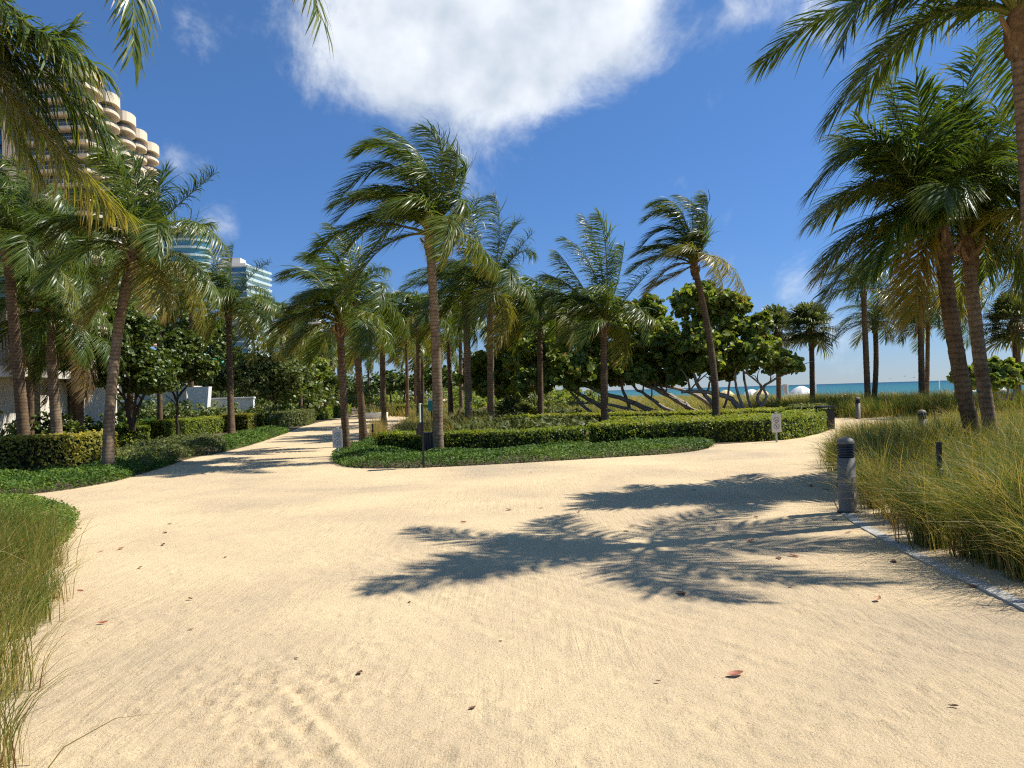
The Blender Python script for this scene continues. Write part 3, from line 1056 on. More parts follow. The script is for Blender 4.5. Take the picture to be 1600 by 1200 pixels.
make_palm('overhanging palm at the upper left corner whose trunk stands outside the view', (-6.6, 8.6, 0), at(-150, -60, 8.8),
          [(30, 30, 155, 108, 0.2), (-10, 45, 108, 50, 0.6), (60, 200, 192, 330, 1.6, .55), (130, -140, 207, 85, -0.6, .3), (250, -260, 502, 30, -1.6, .3), (-20, 120, 60, 270, 0.6, .45), (-40, 60, 40, 190, 1.2, .3), (40, 95, 165, 205, 1.0)],
          vecs=[(1.7, 0.8, -1.6, 0.4), (1.1, 1.2, -2.0, 0.3)], fill=10, leaf=0.66, flen=2.8, r0=0.15, r1=0.125, seed=18, n=116, azr=(100, 300), swing=0.1, wind=0.12)

# --- right side
make_palm('near coconut palm at the right edge arching over the path', (6.42, 9.9, 0), at(1592, 40, 9.6),
          [(1440, 35, 1292, 195, 0.2, .14), (1440, -75, 1312, 75, -0.5, .2), (1490, -70, 1385, 20, 0.8, .16)],
          vecs=[(-2.2, -1.5, 0.6, 0.5), (-2.6, 1.5, 0.1, 0.6), (-1.0, 2.1, -0.2, 0.6), (1.6, 2.5, -0.3, 0.6), (2.5, 1.4, -0.4, 0.6), (2.2, -0.3, -0.3, 0.6), (0.0, -2.4, -0.3, 0.6), (1.0, -2.0, -0.5, 0.6), (0.2, 0.4, 2.1, 0.1), (-0.6, -0.5, 1.9, 0.2)],
          fill=0, leaf=0.64, flen=2.9, r0=0.125, r1=0.11, bow=(0.05, 0, 0), seed=19, n=116, age=0.12, wind=0.12)
make_palm('left of the twin coconut palms standing in the right grass', on_ground(1540, 13.0), at(1470, 372, 13.0),
          [(1375, 285, 1262, 350, 0.0, .3), (1380, 225, 1264, 305, 0.5), (1395, 330, 1285, 412, -0.3, .3), (1420, 240, 1390, 120, 0.2), (1400, 260, 1312, 215, 0.6), (1450, 240, 1430, 130, -0.3), (1490, 220, 1528, 82, 0.3),
           (1440, 400, 1430, 490, -0.4, .72), (1510, 270, 1560, 175, 0.3), (1395, 350, 1290, 460, 0.6), (1420, 330, 1360, 430, -0.8), (1465, 260, 1480, 160, 0.8), (1530, 300, 1590, 300, -0.4), (1420, 270, 1340, 190, -0.6), (1500, 290, 1545, 230, -0.8)],
          fill=7, leaf=0.70, flen=2.3, r0=0.125, r1=0.115, bow=(-0.08, 0, 0), seed=20, n=112, age=0.10, swing=0.25, wind=0.14, elmin=0, mat='trunk_dark')
make_palm('right of the twin coconut palms standing in the right grass', on_ground(1562, 13.6), at(1513, 385, 13.6),
          [(1560, 280, 1600, 210, 0.3), (1570, 330, 1640, 340, -0.3), (1545, 300, 1580, 190, 0.6), (1480, 280, 1440, 190, 0.6), (1575, 370, 1610, 470, 0.0, .35), (1500, 270, 1500, 170, -0.5)],
          fill=11, leaf=0.68, flen=2.4, r0=0.112, r1=0.10, bow=(-0.06, 0, 0), seed=21, n=108, age=0.10, swing=0.2, wind=0.14, mat='trunk', elmin=-12)

# --- dune palms in front of the sea
make_fan_palm('fan palm right of the white beach umbrella, trunk dark and straight', on_ground(1269, 44.0), at(1267, 512, 44.0), 0.98, 0.85, 44, 0.14, 31)
make_fan_palm('fan palm rising behind the sea grape, left of the white beach umbrella', on_ground(1217, 50.0), at(1214, 516, 50.0), 1.0, 0.9, 42, 0.15, 32)
make_fan_palm('fan palm at the right edge beside the sea grape bush', on_ground(1590, 40.0), at(1586, 506, 40.0), 0.98, 0.95, 44, 0.18, 33)
make_palm('dune palm with straight dark trunk behind the far bollard', on_ground(1357, 40.0), at(1349, 455, 40.0), [(1310, 420, 1282, 475, 0.2), (1320, 440, 1290, 490, -0.4), (1370, 430, 1392, 470, 0.3)], fill=15, leaf=0.85, flen=2.7, r0=0.15, r1=0.12, seed=22, mat='trunk_dark', n=60, swing=0.4)
make_palm('dune palm with kinked trunk, right of the pair behind the far bollard', on_ground(1363, 43.0), at(1367, 508, 43.0), [(1385, 510, 1396, 530, -0.5, .55), (1335, 510, 1300, 535, 0.2)], fill=13, leaf=0.75, flen=2.2, r0=0.14, r1=0.12, bow=(0.12, 0, 0), seed=23, mat='trunk_dark', n=56, swing=0.35)
make_palm('taller of the two close dune palms right of the far bollard', on_ground(1441, 41.0), at(1438, 480, 41.0), [(1400, 450, 1380, 480, 0.3), (1470, 460, 1490, 500, 0.2)], fill=16, leaf=0.8, flen=2.5, r0=0.16, r1=0.13, seed=24, mat='trunk_dark', n=60, swing=0.35)
make_palm('slimmer of the two close dune palms, right hand trunk', on_ground(1448, 44.0), at(1450, 510, 44.0), [], fill=14, leaf=0.75, flen=2.3, r0=0.12, r1=0.10, seed=25, mat='trunk', n=56, swing=0.35)
make_palm('dune palm showing left of the twin trunks above the grass', on_ground(1497, 42.0), at(1494, 490, 42.0), [], fill=16, leaf=0.8, flen=2.6, r0=0.16, r1=0.13, seed=26, mat='trunk_dark', n=56, swing=0.35)
make_palm('dune palm behind the fan palm at the right edge', on_ground(1618, 36.0), at(1600, 430, 36.0), [(1560, 410, 1530, 470, 0.2)], fill=16, leaf=0.8, flen=2.8, r0=0.18, r1=0.14, seed=27, mat='trunk_dark', n=60, swing=0.3)

# --- palms massed behind the first rows
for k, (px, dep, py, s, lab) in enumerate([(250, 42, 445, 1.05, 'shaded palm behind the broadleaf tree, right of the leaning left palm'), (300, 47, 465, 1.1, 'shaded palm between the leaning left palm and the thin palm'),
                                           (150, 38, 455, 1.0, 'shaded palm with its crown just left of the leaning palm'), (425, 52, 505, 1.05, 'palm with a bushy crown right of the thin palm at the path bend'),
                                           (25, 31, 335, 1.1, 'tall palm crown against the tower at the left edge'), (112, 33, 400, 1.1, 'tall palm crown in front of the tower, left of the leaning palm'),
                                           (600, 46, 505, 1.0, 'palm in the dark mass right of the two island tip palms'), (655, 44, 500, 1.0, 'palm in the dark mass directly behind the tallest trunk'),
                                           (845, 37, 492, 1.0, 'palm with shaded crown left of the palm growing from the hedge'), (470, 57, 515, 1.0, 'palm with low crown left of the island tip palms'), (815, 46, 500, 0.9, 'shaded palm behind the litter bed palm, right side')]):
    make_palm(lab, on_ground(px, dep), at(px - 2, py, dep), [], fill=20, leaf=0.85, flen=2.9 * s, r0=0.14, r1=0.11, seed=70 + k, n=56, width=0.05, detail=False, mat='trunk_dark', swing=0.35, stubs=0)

# --- far palms along the path
far = [(597, 70, 538, 1.0, 'thin palm right of the far end of the path, pale trunk'), (637, 64, 530, 1.1, 'yellowing palm with broad crown in the middle distance behind the dispenser post'),
       (650, 74, 545, 1.0, 'dark palm trunk close behind the yellowing middle distance palm'), (661, 70, 535, 1.0, 'palm whose trunk lines up with the dispenser post'), (519, 75, 545, 1.1, 'far palm left of the path beside the broadleaf trees'),
       (508, 85, 550, 1.0, 'far palm leftmost of the cluster at the path bend'), (530, 95, 560, 1.0, 'far palm showing between the two island tip trunks'), (577, 100, 560, 0.9, 'far palm at the vanishing point of the path'),
       (721, 55, 515, 1.0, 'slender palm between the tallest palm and its right neighbour'), (455, 80, 552, 1.1, 'far palm above the wispy trees left of the path'), (690, 80, 548, 1.0, 'far palm close left of the tallest trunk')]
for k, (px, dep, py, s, lab) in enumerate(far):
    make_palm(lab, on_ground(px, dep), at(px - 2, py, dep), [], fill=17, leaf=0.95, flen=3.2 * s, r0=0.15, r1=0.11, seed=40 + k, n=36, width=0.085, detail=False, mat='trunk' if k % 2 == 0 else 'trunk_dark', age=0.34 if k in (1, 3, 8) else 0.2, swing=0.35, stubs=0, group=None)

# ------------------------------------------------------------------ leaf masses
def leaves(P, N, size, rng, jit=0.55, hexa=False, aspect=0.62):
    """leaf faces at points P facing roughly N"""
    m = len(P)
    n = nrm(N + rng.normal(0, jit, (m, 3)))
    ref = rng.normal(0, 1, (m, 3))
    a = nrm(np.cross(n, ref))
    b = np.cross(n, a)
    s = (size * (0.65 + 0.7 * rng.random(m)))[:, None] * 0.5
    if not hexa:
        V = np.stack([P - a * s, P + b * s * aspect + n * s * 0.15, P + a * s, P - b * s * aspect + n * s * 0.15], 1)
        q = np.arange(m)[:, None] * 4 + np.array([[0, 1, 2, 3]])
        return V.reshape(-1, 3), q
    up = n * s * 0.28
    V = np.stack([P - a * s, P - a * s * 0.45 + b * s * 0.9 + up, P + a * s * 0.5 + b * s * 0.85 + up, P + a * s, P + a * s * 0.5 - b * s * 0.85 + up, P - a * s * 0.45 - b * s * 0.9 + up], 1)
    i = np.arange(m)[:, None] * 6
    q = np.concatenate([i + np.array([[0, 1, 2, 3]]), i + np.array([[0, 3, 4, 5]])])
    return V.reshape(-1, 3), q


def hedge(label, line, width, height, mat='hedge', dens=420, size=0.075, seed=1, tint0=0.5, z0=0.0):
    """clipped hedge: rounded box section swept along a 2-D line"""
    rng = np.random.default_rng(seed)
    L = np.array(smooth_line(line, 8))
    o2 = L.mean(0)
    root = thing('clipped_hedge', label, 'hedge', (o2[0], o2[1], z0))
    L = L - o2
    seg = np.concatenate([[0], np.cumsum(np.linalg.norm(np.diff(L, axis=0), axis=1))])
    tot = seg[-1]
    hw = width / 2
    # core: one solid darkened green box behind the leaf shell
    n = max(6, int(tot / 0.5))
    ss = np.linspace(0.08, tot - 0.08, n)
    C = np.stack([np.interp(ss, seg, L[:, 0]), np.interp(ss, seg, L[:, 1])], -1)
    T = nrm(np.gradient(C, axis=0))
    Nn = np.stack([T[:, 1], -T[:, 0]], -1)
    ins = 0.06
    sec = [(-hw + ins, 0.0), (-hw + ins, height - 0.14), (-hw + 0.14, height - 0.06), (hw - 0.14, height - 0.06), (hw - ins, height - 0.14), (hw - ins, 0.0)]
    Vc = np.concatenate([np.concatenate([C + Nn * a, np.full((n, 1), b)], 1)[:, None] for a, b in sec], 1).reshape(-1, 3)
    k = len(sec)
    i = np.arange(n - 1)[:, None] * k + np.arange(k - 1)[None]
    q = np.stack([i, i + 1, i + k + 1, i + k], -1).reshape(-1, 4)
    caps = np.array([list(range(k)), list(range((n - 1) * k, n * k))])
    ob('hedge_core', mesh_np('hedge_core', Vc, [q, caps]), M['core'], root)
    # leaf shell
    per = 2 * height + width
    m = int(dens * tot * per)
    s = rng.random(m) * tot
    w = rng.random(m) * per
    cx, cy = np.interp(s, seg, L[:, 0]), np.interp(s, seg, L[:, 1])
    e = 0.05
    tx = np.interp(np.clip(s + e, 0, tot), seg, L[:, 0]) - np.interp(np.clip(s - e, 0, tot), seg, L[:, 0])
    ty = np.interp(np.clip(s + e, 0, tot), seg, L[:, 1]) - np.interp(np.clip(s - e, 0, tot), seg, L[:, 1])
    tl = np.hypot(tx, ty) + 1e-9
    nx_, ny_ = ty / tl, -tx / tl
    lat = np.where(w < height, -hw, np.where(w < height + width, w - height - hw, hw))
    zz = np.where(w < height, w, np.where(w < height + width, height, w - height - width))
    nl = np.where(w < height, -1.0, np.where(w < height + width, 0.0, 1.0))
    nz_ = np.where((w >= height) & (w < height + width), 1.0, 0.0)
    bulge = (vnoise(cx * 3 + 50, zz * 4 + cy * 3 + 50, seed) - 0.5) * 0.09
    depth = -np.abs(rng.normal(0, 0.035, m)) + bulge + 0.05 * (rng.random(m) < 0.04)
    edge = np.clip((np.abs(lat) - (hw - 0.1)) / 0.1, 0, 1) * np.clip((zz - (height - 0.1)) / 0.1, 0, 1)
    depth = depth - 0.05 * edge
    P = np.stack([cx + nx_ * (lat + nl * depth), cy + ny_ * (lat + nl * depth), zz + nz_ * depth], -1)
    Nv = np.stack([nx_ * nl, ny_ * nl, nz_ + 0.25], -1)
    # ends
    me_ = int(dens * height * width)
    for end in (0, 1):
        c0 = C[0] if end == 0 else C[-1]
        t0 = -T[0] if end == 0 else T[-1]
        n0 = Nn[0] if end == 0 else Nn[-1]
        a = (rng.random(me_) - 0.5) * width
        b = rng.random(me_) * height
        dd = 0.08 - np.abs(rng.normal(0, 0.03, me_))
        P = np.concatenate([P, np.stack([c0[0] + n0[0] * a + t0[0] * dd, c0[1] + n0[1] * a + t0[1] * dd, b], -1)])
        Nv = np.concatenate([Nv, np.repeat([[t0[0], t0[1], 0.2]], me_, 0)])
    V, q = leaves(P, Nv, size, rng, 0.6)
    clump = vnoise(P[:, 0] * 1.3 + 20, P[:, 1] * 1.3 + P[:, 2] * 2 + 20, seed + 3)
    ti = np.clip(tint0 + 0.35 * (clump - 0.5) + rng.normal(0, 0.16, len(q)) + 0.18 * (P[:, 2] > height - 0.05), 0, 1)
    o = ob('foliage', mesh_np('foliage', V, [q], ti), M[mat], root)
    return root


def ground_cover(name, label, poly, hgt, mat, dens, size, seed, tint0=0.5):
    rng = np.random.default_rng(seed)
    a = np.array(poly)
    area = 0.5 * abs(np.sum(a[:, 0] * np.roll(a[:, 1], -1) - a[:, 1] * np.roll(a[:, 0], -1)))
    n = int(area * dens)
    p = sample_poly(poly, n, rng)
    n = len(p)
    # distance to the edge lowers the mat
    dmin = np.full(n, 9.0)
    for k in range(len(a)):
        A, B = a[k], a[(k + 1) % len(a)]
        ab = B - A
        t = np.clip(((p - A) @ ab) / (ab @ ab + 1e-9), 0, 1)
        dmin = np.minimum(dmin, np.linalg.norm(p - (A + t[:, None] * ab), axis=1))
    h = hgt * (0.75 + 0.25 * np.clip(dmin / 0.3, 0, 1)) * (0.55 + 0.9 * vnoise(p[:, 0] * 2.1 + 90, p[:, 1] * 2.1 + 90, seed))
    z = h * (0.25 + 0.75 * rng.random(n) ** 0.5)
    z = np.where(dmin < 0.12, h * rng.random(n), z)
    el = np.linalg.norm(np.roll(a, -1, 0) - a, axis=1)
    ne = int(el.sum() * math.sqrt(dens) * 3.2)
    ki = rng.choice(len(a), ne, p=el / el.sum())
    pe = a[ki] + (np.roll(a, -1, 0) - a)[ki] * rng.random((ne, 1)) + rng.normal(0, 0.035, (ne, 2))
    p = np.concatenate([p, pe])
    z = np.concatenate([z, hgt * 0.75 * rng.random(ne) * (0.55 + 0.9 * vnoise(pe[:, 0] * 2.1 + 90, pe[:, 1] * 2.1 + 90, seed))])
    n = len(p)
    P = np.stack([p[:, 0], p[:, 1], 0.02 + z], -1)
    Nv = np.repeat([[0.1, -0.35, 1.0]], n, 0)
    V, q = leaves(P, Nv, size, rng, 0.75, aspect=0.45)
    ti = np.clip(tint0 + rng.normal(0, 0.17, n) + 0.4 * (vnoise(p[:, 0] * 1.1 + 40, p[:, 1] * 1.1 + 40, seed + 9) - 0.5), 0, 1)
    o = ob(name, mesh_np(name, V, [q], ti), M[mat])
    tag(o, label, 'ground cover', None, 'stuff')
    return o


def grass_bed(name, label, P, h, seed, lean=0.45, spread=0.35, width=0.008, nseg=4, straw=0.3, green=0.25, cat='grass', z=0.0):
    rng = np.random.default_rng(seed)
    P = np.asarray(P)
    m = len(P)
    h = np.broadcast_to(np.asarray(h, float), (m,)) * (0.6 + 0.6 * rng.random(m)) * (0.68 + 0.62 * vnoise(P[:, 0] * 0.9 + 70, P[:, 1] * 0.9 + 70, seed + 1))
    az = rng.random(m) * 2 * math.pi
    sp = spread * rng.random(m) ** 0.6
    ln = np.stack([np.cos(az) * sp, np.sin(az) * sp, np.zeros(m)], -1) + WIND * (lean * (0.4 + 0.9 * rng.random(m)))[:, None]
    t = np.linspace(0, 1, nseg + 1)
    bend = np.linalg.norm(ln, axis=1)
    pts = [P + UP * (h * tt * (1 - 0.42 * np.minimum(bend, 1.2) * tt * tt))[:, None] + ln * (h * tt ** 1.9)[:, None] for tt in t]
    wdir = nrm(np.stack([-np.sin(az + 1.3), np.cos(az + 1.3), np.zeros(m)], -1) + 0.3 * rng.normal(0, 1, (m, 3)))
    wdt = width * (0.6 + 0.7 * rng.random(m))[:, None] * 0.5
    rows = []
    for k in range(nseg):
        f = (1 - t[k]) ** 0.5
        rows += [pts[k] - wdir * wdt * f, pts[k] + wdir * wdt * f]
    rows.append(pts[nseg])
    V = np.stack(rows, 1)
    nv = 2 * nseg + 1
    b = np.arange(m)[:, None] * nv
    qs, tq = [], []
    kind = rng.random(m)
    clump = vnoise(P[:, 0] * 1.7 + 33, P[:, 1] * 1.7 + 33, seed)
    bt = np.where(kind < straw + 0.35 * (clump - 0.5), 0.72 + 0.12 * rng.random(m), green + 0.28 * rng.random(m) + 0.15 * (clump - 0.5))
    for k in range(nseg - 1):
        qs.append(b + np.array([[2 * k, 2 * k + 1, 2 * k + 3, 2 * k + 2]]))
        tq.append(np.clip(bt + (0.30 * (rng.random(m) < 0.5) if k == 0 else 0.0), 0, 1))
    tr = b + np.array([[2 * nseg - 2, 2 * nseg - 1, 2 * nseg]])
    me = mesh_np(name, V.reshape(-1, 3), [np.concatenate(qs), tr], np.concatenate(tq + [np.clip(bt + 0.08, 0, 1)]))
    o = ob(name, me, M['grass'])
    tag(o, label, cat, None, 'stuff')
    return o


def tufts(poly, n_t, per, rad, seed, dens_fn=None):
    rng = np.random.default_rng(seed)
    c = sample_poly(poly, n_t, rng)
    p = np.repeat(c, per, 0) + rng.normal(0, rad, (len(c) * per, 2))
    return np.stack([p[:, 0], p[:, 1], terrain(p[:, 0], p[:, 1])], -1)


# hedges on the left
hedge('tall yellow-green clipped hedge at the far left, nearest the viewer', G2((-260, 772), (-60, 752), (60, 742), (163, 729)), 0.9, 0.92, 'hedge_yellow', 520, 0.085, 1, 0.66)
hedge('dark square-cut hedge behind the leaning left palm', G2((162, 700), (232, 696)), 0.9, 0.80, 'hedge', 300, 0.09, 2, 0.42)
hedge('long dark hedge behind the two slim garden trees', G2((236, 690), (300, 681), (358, 674)), 1.2, 0.85, 'hedge', 260, 0.10, 3, 0.5)
hedge('hedge block left of the path bend beside the tall thin palm', G2((366, 676), (412, 668)), 1.4, 0.95, 'hedge_yellow', 190, 0.12, 4, 0.42)
hedge('bright round-ended green hedge at the bend of the path', G2((408, 670), (440, 668), (466, 664), (478, 657)), 1.6, 0.92, 'cover_olive', 200, 0.11, 5, 0.55)
hedge('far hedge running along the left side of the narrowing path', G2((482, 657), (510, 653), (536, 648)), 1.6, 0.95, 'hedge', 130, 0.14, 6, 0.45)
# hedges on the island
hedge('low dark clipped hedge in front of the tallest palm', G2((604, 707), (690, 709), (800, 706), (908, 699)), 0.95, 0.60, 'hedge', 560, 0.07, 7, 0.42)
hedge('long bright clipped hedge in front of the sea grapes, right end by the black bin', G2((925, 697), (1010, 694), (1110, 690), (1195, 686), (1252, 675), (1266, 664)), 1.5, 0.66, 'hedge', 430, 0.075, 8, 0.52)
hedge('glossy hedge row behind the long bright hedge, under the sea grape stems', [(-0.2, 36.5), (3.5, 36), (7.5, 35), (12.0, 34.0)], 3.0, 0.62, 'hedge', 170, 0.11, 9, 0.62)
hedge('broad flat-topped hedge filling the bed between the two island hedge rows', [(3.2, 28.6), (6.5, 28.4), (9.5, 28.6)], 4.2, 0.6, 'hedge', 170, 0.10, 10, 0.60)
hedge('grey-green bushy hedge end beside the black litter bin', G2((1256, 668), (1268, 661)), 1.3, 0.80, 'cover_olive', 330, 0.10, 11, 0.7)
hedge('small dark hedge behind the dispenser post in the middle distance', G2((630, 650), (668, 648)), 2.0, 0.9, 'hedge', 120, 0.14, 12, 0.3)
# ground covers
c_in = smooth_line(G2((-160, 800), (0, 778), (100, 766), (180, 752), (215, 742), (262, 728), (275, 722)))
ground_cover('ground_cover', 'dark green creeping ground cover edging the path at the left, below the tall hedge', c_in + G2((230, 722), (180, 730), (120, 741), (0, 752), (-160, 770)), 0.20, 'cover', 900, 0.07, 21, 0.5)
ground_cover('ground_cover', 'olive ground cover swelling toward the path between leaning palm and bend', smooth_line(G2((225, 738), (262, 727), (300, 715), (352, 706))) + G2((345, 690), (300, 693), (235, 700), (185, 712), (180, 728)), 0.34, 'cover_olive', 520, 0.085, 22, 0.5)
ground_cover('ground_cover', 'green ground cover strip under the thin palm at the path bend', smooth_line(G2((350, 706), (400, 693), (450, 676))) + G2((440, 669), (400, 676), (345, 688)), 0.24, 'cover', 300, 0.10, 23, 0.6)
ic = smooth_line(G2((585, 691), (540, 703), (522, 716), (530, 726), (562, 731), (650, 731), (800, 724), (950, 715), (1060, 708), (1106, 701), (1112, 695)))
ground_cover('ground_cover', 'dark green creeping ground cover round the front edge of the island', ic + G2((1000, 698), (915, 701), (800, 710), (700, 713), (606, 712), (600, 700)), 0.20, 'cover', 1000, 0.065, 24, 0.55)
ground_cover('ground_cover', 'low green creeper at the back of the near left grass bed', smooth_line(G2((-300, 784), (0, 782), (60, 786), (108, 803), (114, 826), (100, 850))) + G2((50, 880), (0, 880), (-300, 880)), 0.13, 'cover', 2300, 0.045, 25, 0.78)
ground_cover('ground_cover', 'sprawling undergrowth beneath the sea grapes and island palms', [(-2, 30), (2.0, 30.5), (3.5, 34), (4, 48), (-4, 60), (-3.2, 42)], 0.5, 'cover_olive', 60, 0.2, 26, 0.5)
ground_cover('ground_cover', 'shaded shrubby ground cover behind the left hedges', [(-26, 24), (-15.5, 24.0), (-16.0, 32), (-19, 46), (-32, 46)], 0.7, 'cover', 55, 0.2, 27, 0.4)

# right hand grass, nearest the viewer
rg = np.array(right_edge)
near_r = smooth_line(G2((1760, 1000), (1600, 905), (1530, 885), (1460, 868), (1400, 832), (1362, 800), (1338, 775), (1330, 745))) + [tuple(p) for p in ([7.6, 15.2], [13, 16], [14, 5])]
grass_bed('dune_grass', 'tall arching grass on the right in front of the twin palms', tufts(near_r, 430, 210, 0.085, 51), 0.98, 52, 0.42, 0.66, 0.0085, 4, 0.36, 0.14)
mid_r = G2((1330, 770), (1304, 745), (1300, 712), (1322, 698), (1370, 686), (1450, 672), (1600, 660)) + [(26, 27), (24, 15.5), (9, 14.6), (7.4, 14.6)]
grass_bed('dune_grass', 'feathery grass between the first bollard and the crossing path', tufts(mid_r, 900, 85, 0.13, 53), 0.66, 54, 0.42, 0.55, 0.012, 3, 0.36, 0.18)
dune = [(15.3, 36.6), (19, 34.5), (28, 32), (38, 31), (28, 60), (23, 88), (12, 150), (-10, 150), (2, 70), (5, 48), (13.5, 43)]
grass_bed('dune_grass', 'windblown dune grass between the crossing path and the sea', tufts(dune, 3600, 22, 0.3, 55), 0.80, 56, 0.5, 0.4, 0.026, 3, 0.40, 0.28)
band = [(12.6, 45), (15.2, 37.0), (19, 34.9), (26, 32.8), (26, 38), (18, 44)]
grass_bed('dune_grass', 'dense darker grass edge behind the far bollard', tufts(band, 500, 40, 0.2, 57), 1.0, 58, 0.35, 0.3, 0.02, 3, 0.25, 0.1)
isl_g = [(-4.3, 31), (-1.0, 31.5), (0, 36), (0, 48), (-4, 60), (-7.0, 60), (-5.5, 42)]
grass_bed('dune_grass', 'pale grass on the island behind the dark clipped hedge', tufts(isl_g, 520, 30, 0.2, 59), 0.7, 60, 0.4, 0.4, 0.02, 3, 0.45, 0.3)
grass_bed('dune_grass', 'pale grass tufts where the path narrows far away', tufts([(-13, 66), (-9, 62), (-6, 62), (-4, 90), (-14, 110), (-16, 100)], 300, 26, 0.3, 61), 0.9, 62, 0.3, 0.4, 0.04, 3, 0.5, 0.3)
grass_bed('grass_clump', 'dry brown grass clump at the left end of the dark clipped hedge', tufts(G2((584, 694), (602, 694), (600, 682), (586, 682)), 14, 90, 0.14, 63), 0.95, 64, 0.1, 0.35, 0.012, 3, 0.85, 0.5)
# left near grass
lg = smooth_line(G2((-300, 850), (0, 850), (60, 850), (84, 880), (84, 925), (66, 985), (45, 1040), (10, 1130), (-60, 1400))) + [(-6.5, 2.2), (-9, 5)]
grass_bed('bunch_grass', 'tall fine grass in the near left corner spilling over the path', tufts(lg, 330, 80, 0.07, 65), 0.6, 66, -0.22, 0.6, 0.006, 4, 0.22, 0.3)
# ------------------------------------------------------------------ broadleaf trees
def branch(A, p0, p1, r0, r1, bow, n=9, seg=7, rr=None):
    t = np.linspace(0, 1, n)
    P = bez(p0, (np.asarray(p0) + np.asarray(p1)) / 2 + np.asarray(bow), p1, t)
    if rr is not None:
        P = P + rr.normal(0, r0 * 0.25, P.shape)
    V, q = tube_np(P, r0 + (r1 - r0) * t, seg)
    A.add(V, q, None, 0.5)
    return P


def crown_mesh(blobs, size, per, rng, hexa=True, jit=0.8, gaps=0.30, tint0=0.5):
    """blobs: (x,y,z,rx,ry,rz): leaves gathered in sub-clusters inside each"""
    Ps, Ns = [], []
    for (x, y, z, rx, ry, rz) in blobs:
        nsub = max(6, int(per * 1.7 / 16))
        u = nrm(rng.normal(0, 1, (nsub, 3)))
        u[:, 2] = np.where(u[:, 2] < -0.5, -u[:, 2] * 0.4, u[:, 2])
        rad = (0.35 + 0.75 * rng.random(nsub) ** 0.5)
        c = u * rad[:, None] * np.array([rx, ry, rz]) + np.array([x, y, z])
        m = 16
        d = nrm(rng.normal(0, 1, (nsub * m, 3)))
        cr = np.repeat(gaps * (0.6 + 0.8 * rng.random(nsub)) * min(rx, rz), m)
        P = np.repeat(c, m, 0) + d * (cr * (0.5 + 0.5 * rng.random(nsub * m)))[:, None] * np.array([1, 1, 0.7])
        Ps.append(P)
        Ns.append(nrm(d * 0.6 + np.repeat(u, m, 0) * 0.5 + np.array([0, 0, 0.55])))
    P, Nv = np.concatenate(Ps), np.concatenate(Ns)
    V, q = leaves(P, Nv, size, rng, jit, hexa)
    ti = np.clip(tint0 + rng.normal(0, 0.2, len(P)) + 0.05 * (rng.random(len(P)) < 0.02) * 10, 0, 1)
    if hexa:
        ti = np.concatenate([ti, ti])
    return mesh_np('crown', V, [q], ti)


def blob_px(px, py, rpx, dep, oy=0.0, sq=0.85):
    p = at(px, py, dep + oy)
    r = rpx / F_PX * dep
    return (p.x, p.y, p.z, r, r, r * sq)


def sea_grape(label, name, stems, blobs, dep, size, per, seed, leafm='grape', wood='wood', cat='tree'):
    rng = np.random.default_rng(seed)
    base = on_ground(stems[0][0], dep)
    root = thing(name, label, cat, base)
    b = np.array(base)
    for (x0, y0, mx_, my_, x1, y1, r0, oy) in stems:
        p0 = np.array(at(x0, y0, dep + oy)) - b
        pm = np.array(at(mx_, my_, dep + oy * 0.5)) - b
        p1 = np.array(at(x1, y1, dep)) - b
        A = Acc()
        t = np.linspace(0, 1, 12)
        P = bez(p0, pm, p1, t) + rng.normal(0, r0 * 0.22, (12, 3))
        V, q = tube_np(P, r0 * (1 - 0.55 * t), 8)
        A.add(V, q, None, 0.5)
        for k in (6, 8, 10):
            e = P[k] + np.array([rng.normal(0, 0.7), rng.normal(0, 0.6), 0.5 + rng.random() * 0.9])
            branch(A, P[k], e, r0 * 0.4, r0 * 0.12, rng.normal(0, 0.12, 3), 6, 6, rng)
        ob('trunk', A.mesh('trunk', True), M[wood], root)
    bl = [(x - b[0], y - b[1], z - b[2], rx, ry, rz) for (x, y, z, rx, ry, rz) in (blob_px(*q_[:3], dep, *q_[3:]) for q_ in blobs)]
    ob('crown', crown_mesh(bl, size, per, rng), M[leafm], root)
    return root


sea_grape('right hand sea grape tree with open crown and bare stems before the sea', 'sea_grape_tree',
          [(1128, 645, 1090, 600, 1078, 560, .12, 0), (1160, 648, 1130, 618, 1065, 612, .16, 0), (1165, 645, 1152, 610, 1147, 570, .09, -.5), (1175, 643, 1165, 605, 1160, 560, .08, .4),
           (1185, 640, 1195, 612, 1160, 580, .08, 0), (1192, 638, 1188, 610, 1235, 580, .09, .3), (1130, 640, 1140, 600, 1135, 560, .07, .8)],
          [(1085, 480, 34, 0), (1120, 500, 36, .6), (1085, 535, 36, -.6), (1130, 545, 34, 0), (1165, 515, 26, .3), (1175, 555, 32, -.5), (1215, 572, 28, 0), (1150, 570, 30, .8), (1240, 572, 14, 0), (1070, 570, 28, .5), (1100, 460, 22, .5), (1190, 500, 16, .2), (1135, 470, 20, -.3), (1105, 570, 28, -.6), (1060, 590, 20, .4), (1130, 585, 20, .6), (1195, 545, 24, .4), (1155, 480, 18, .6)],
          39.0, 0.22, 720, 71)
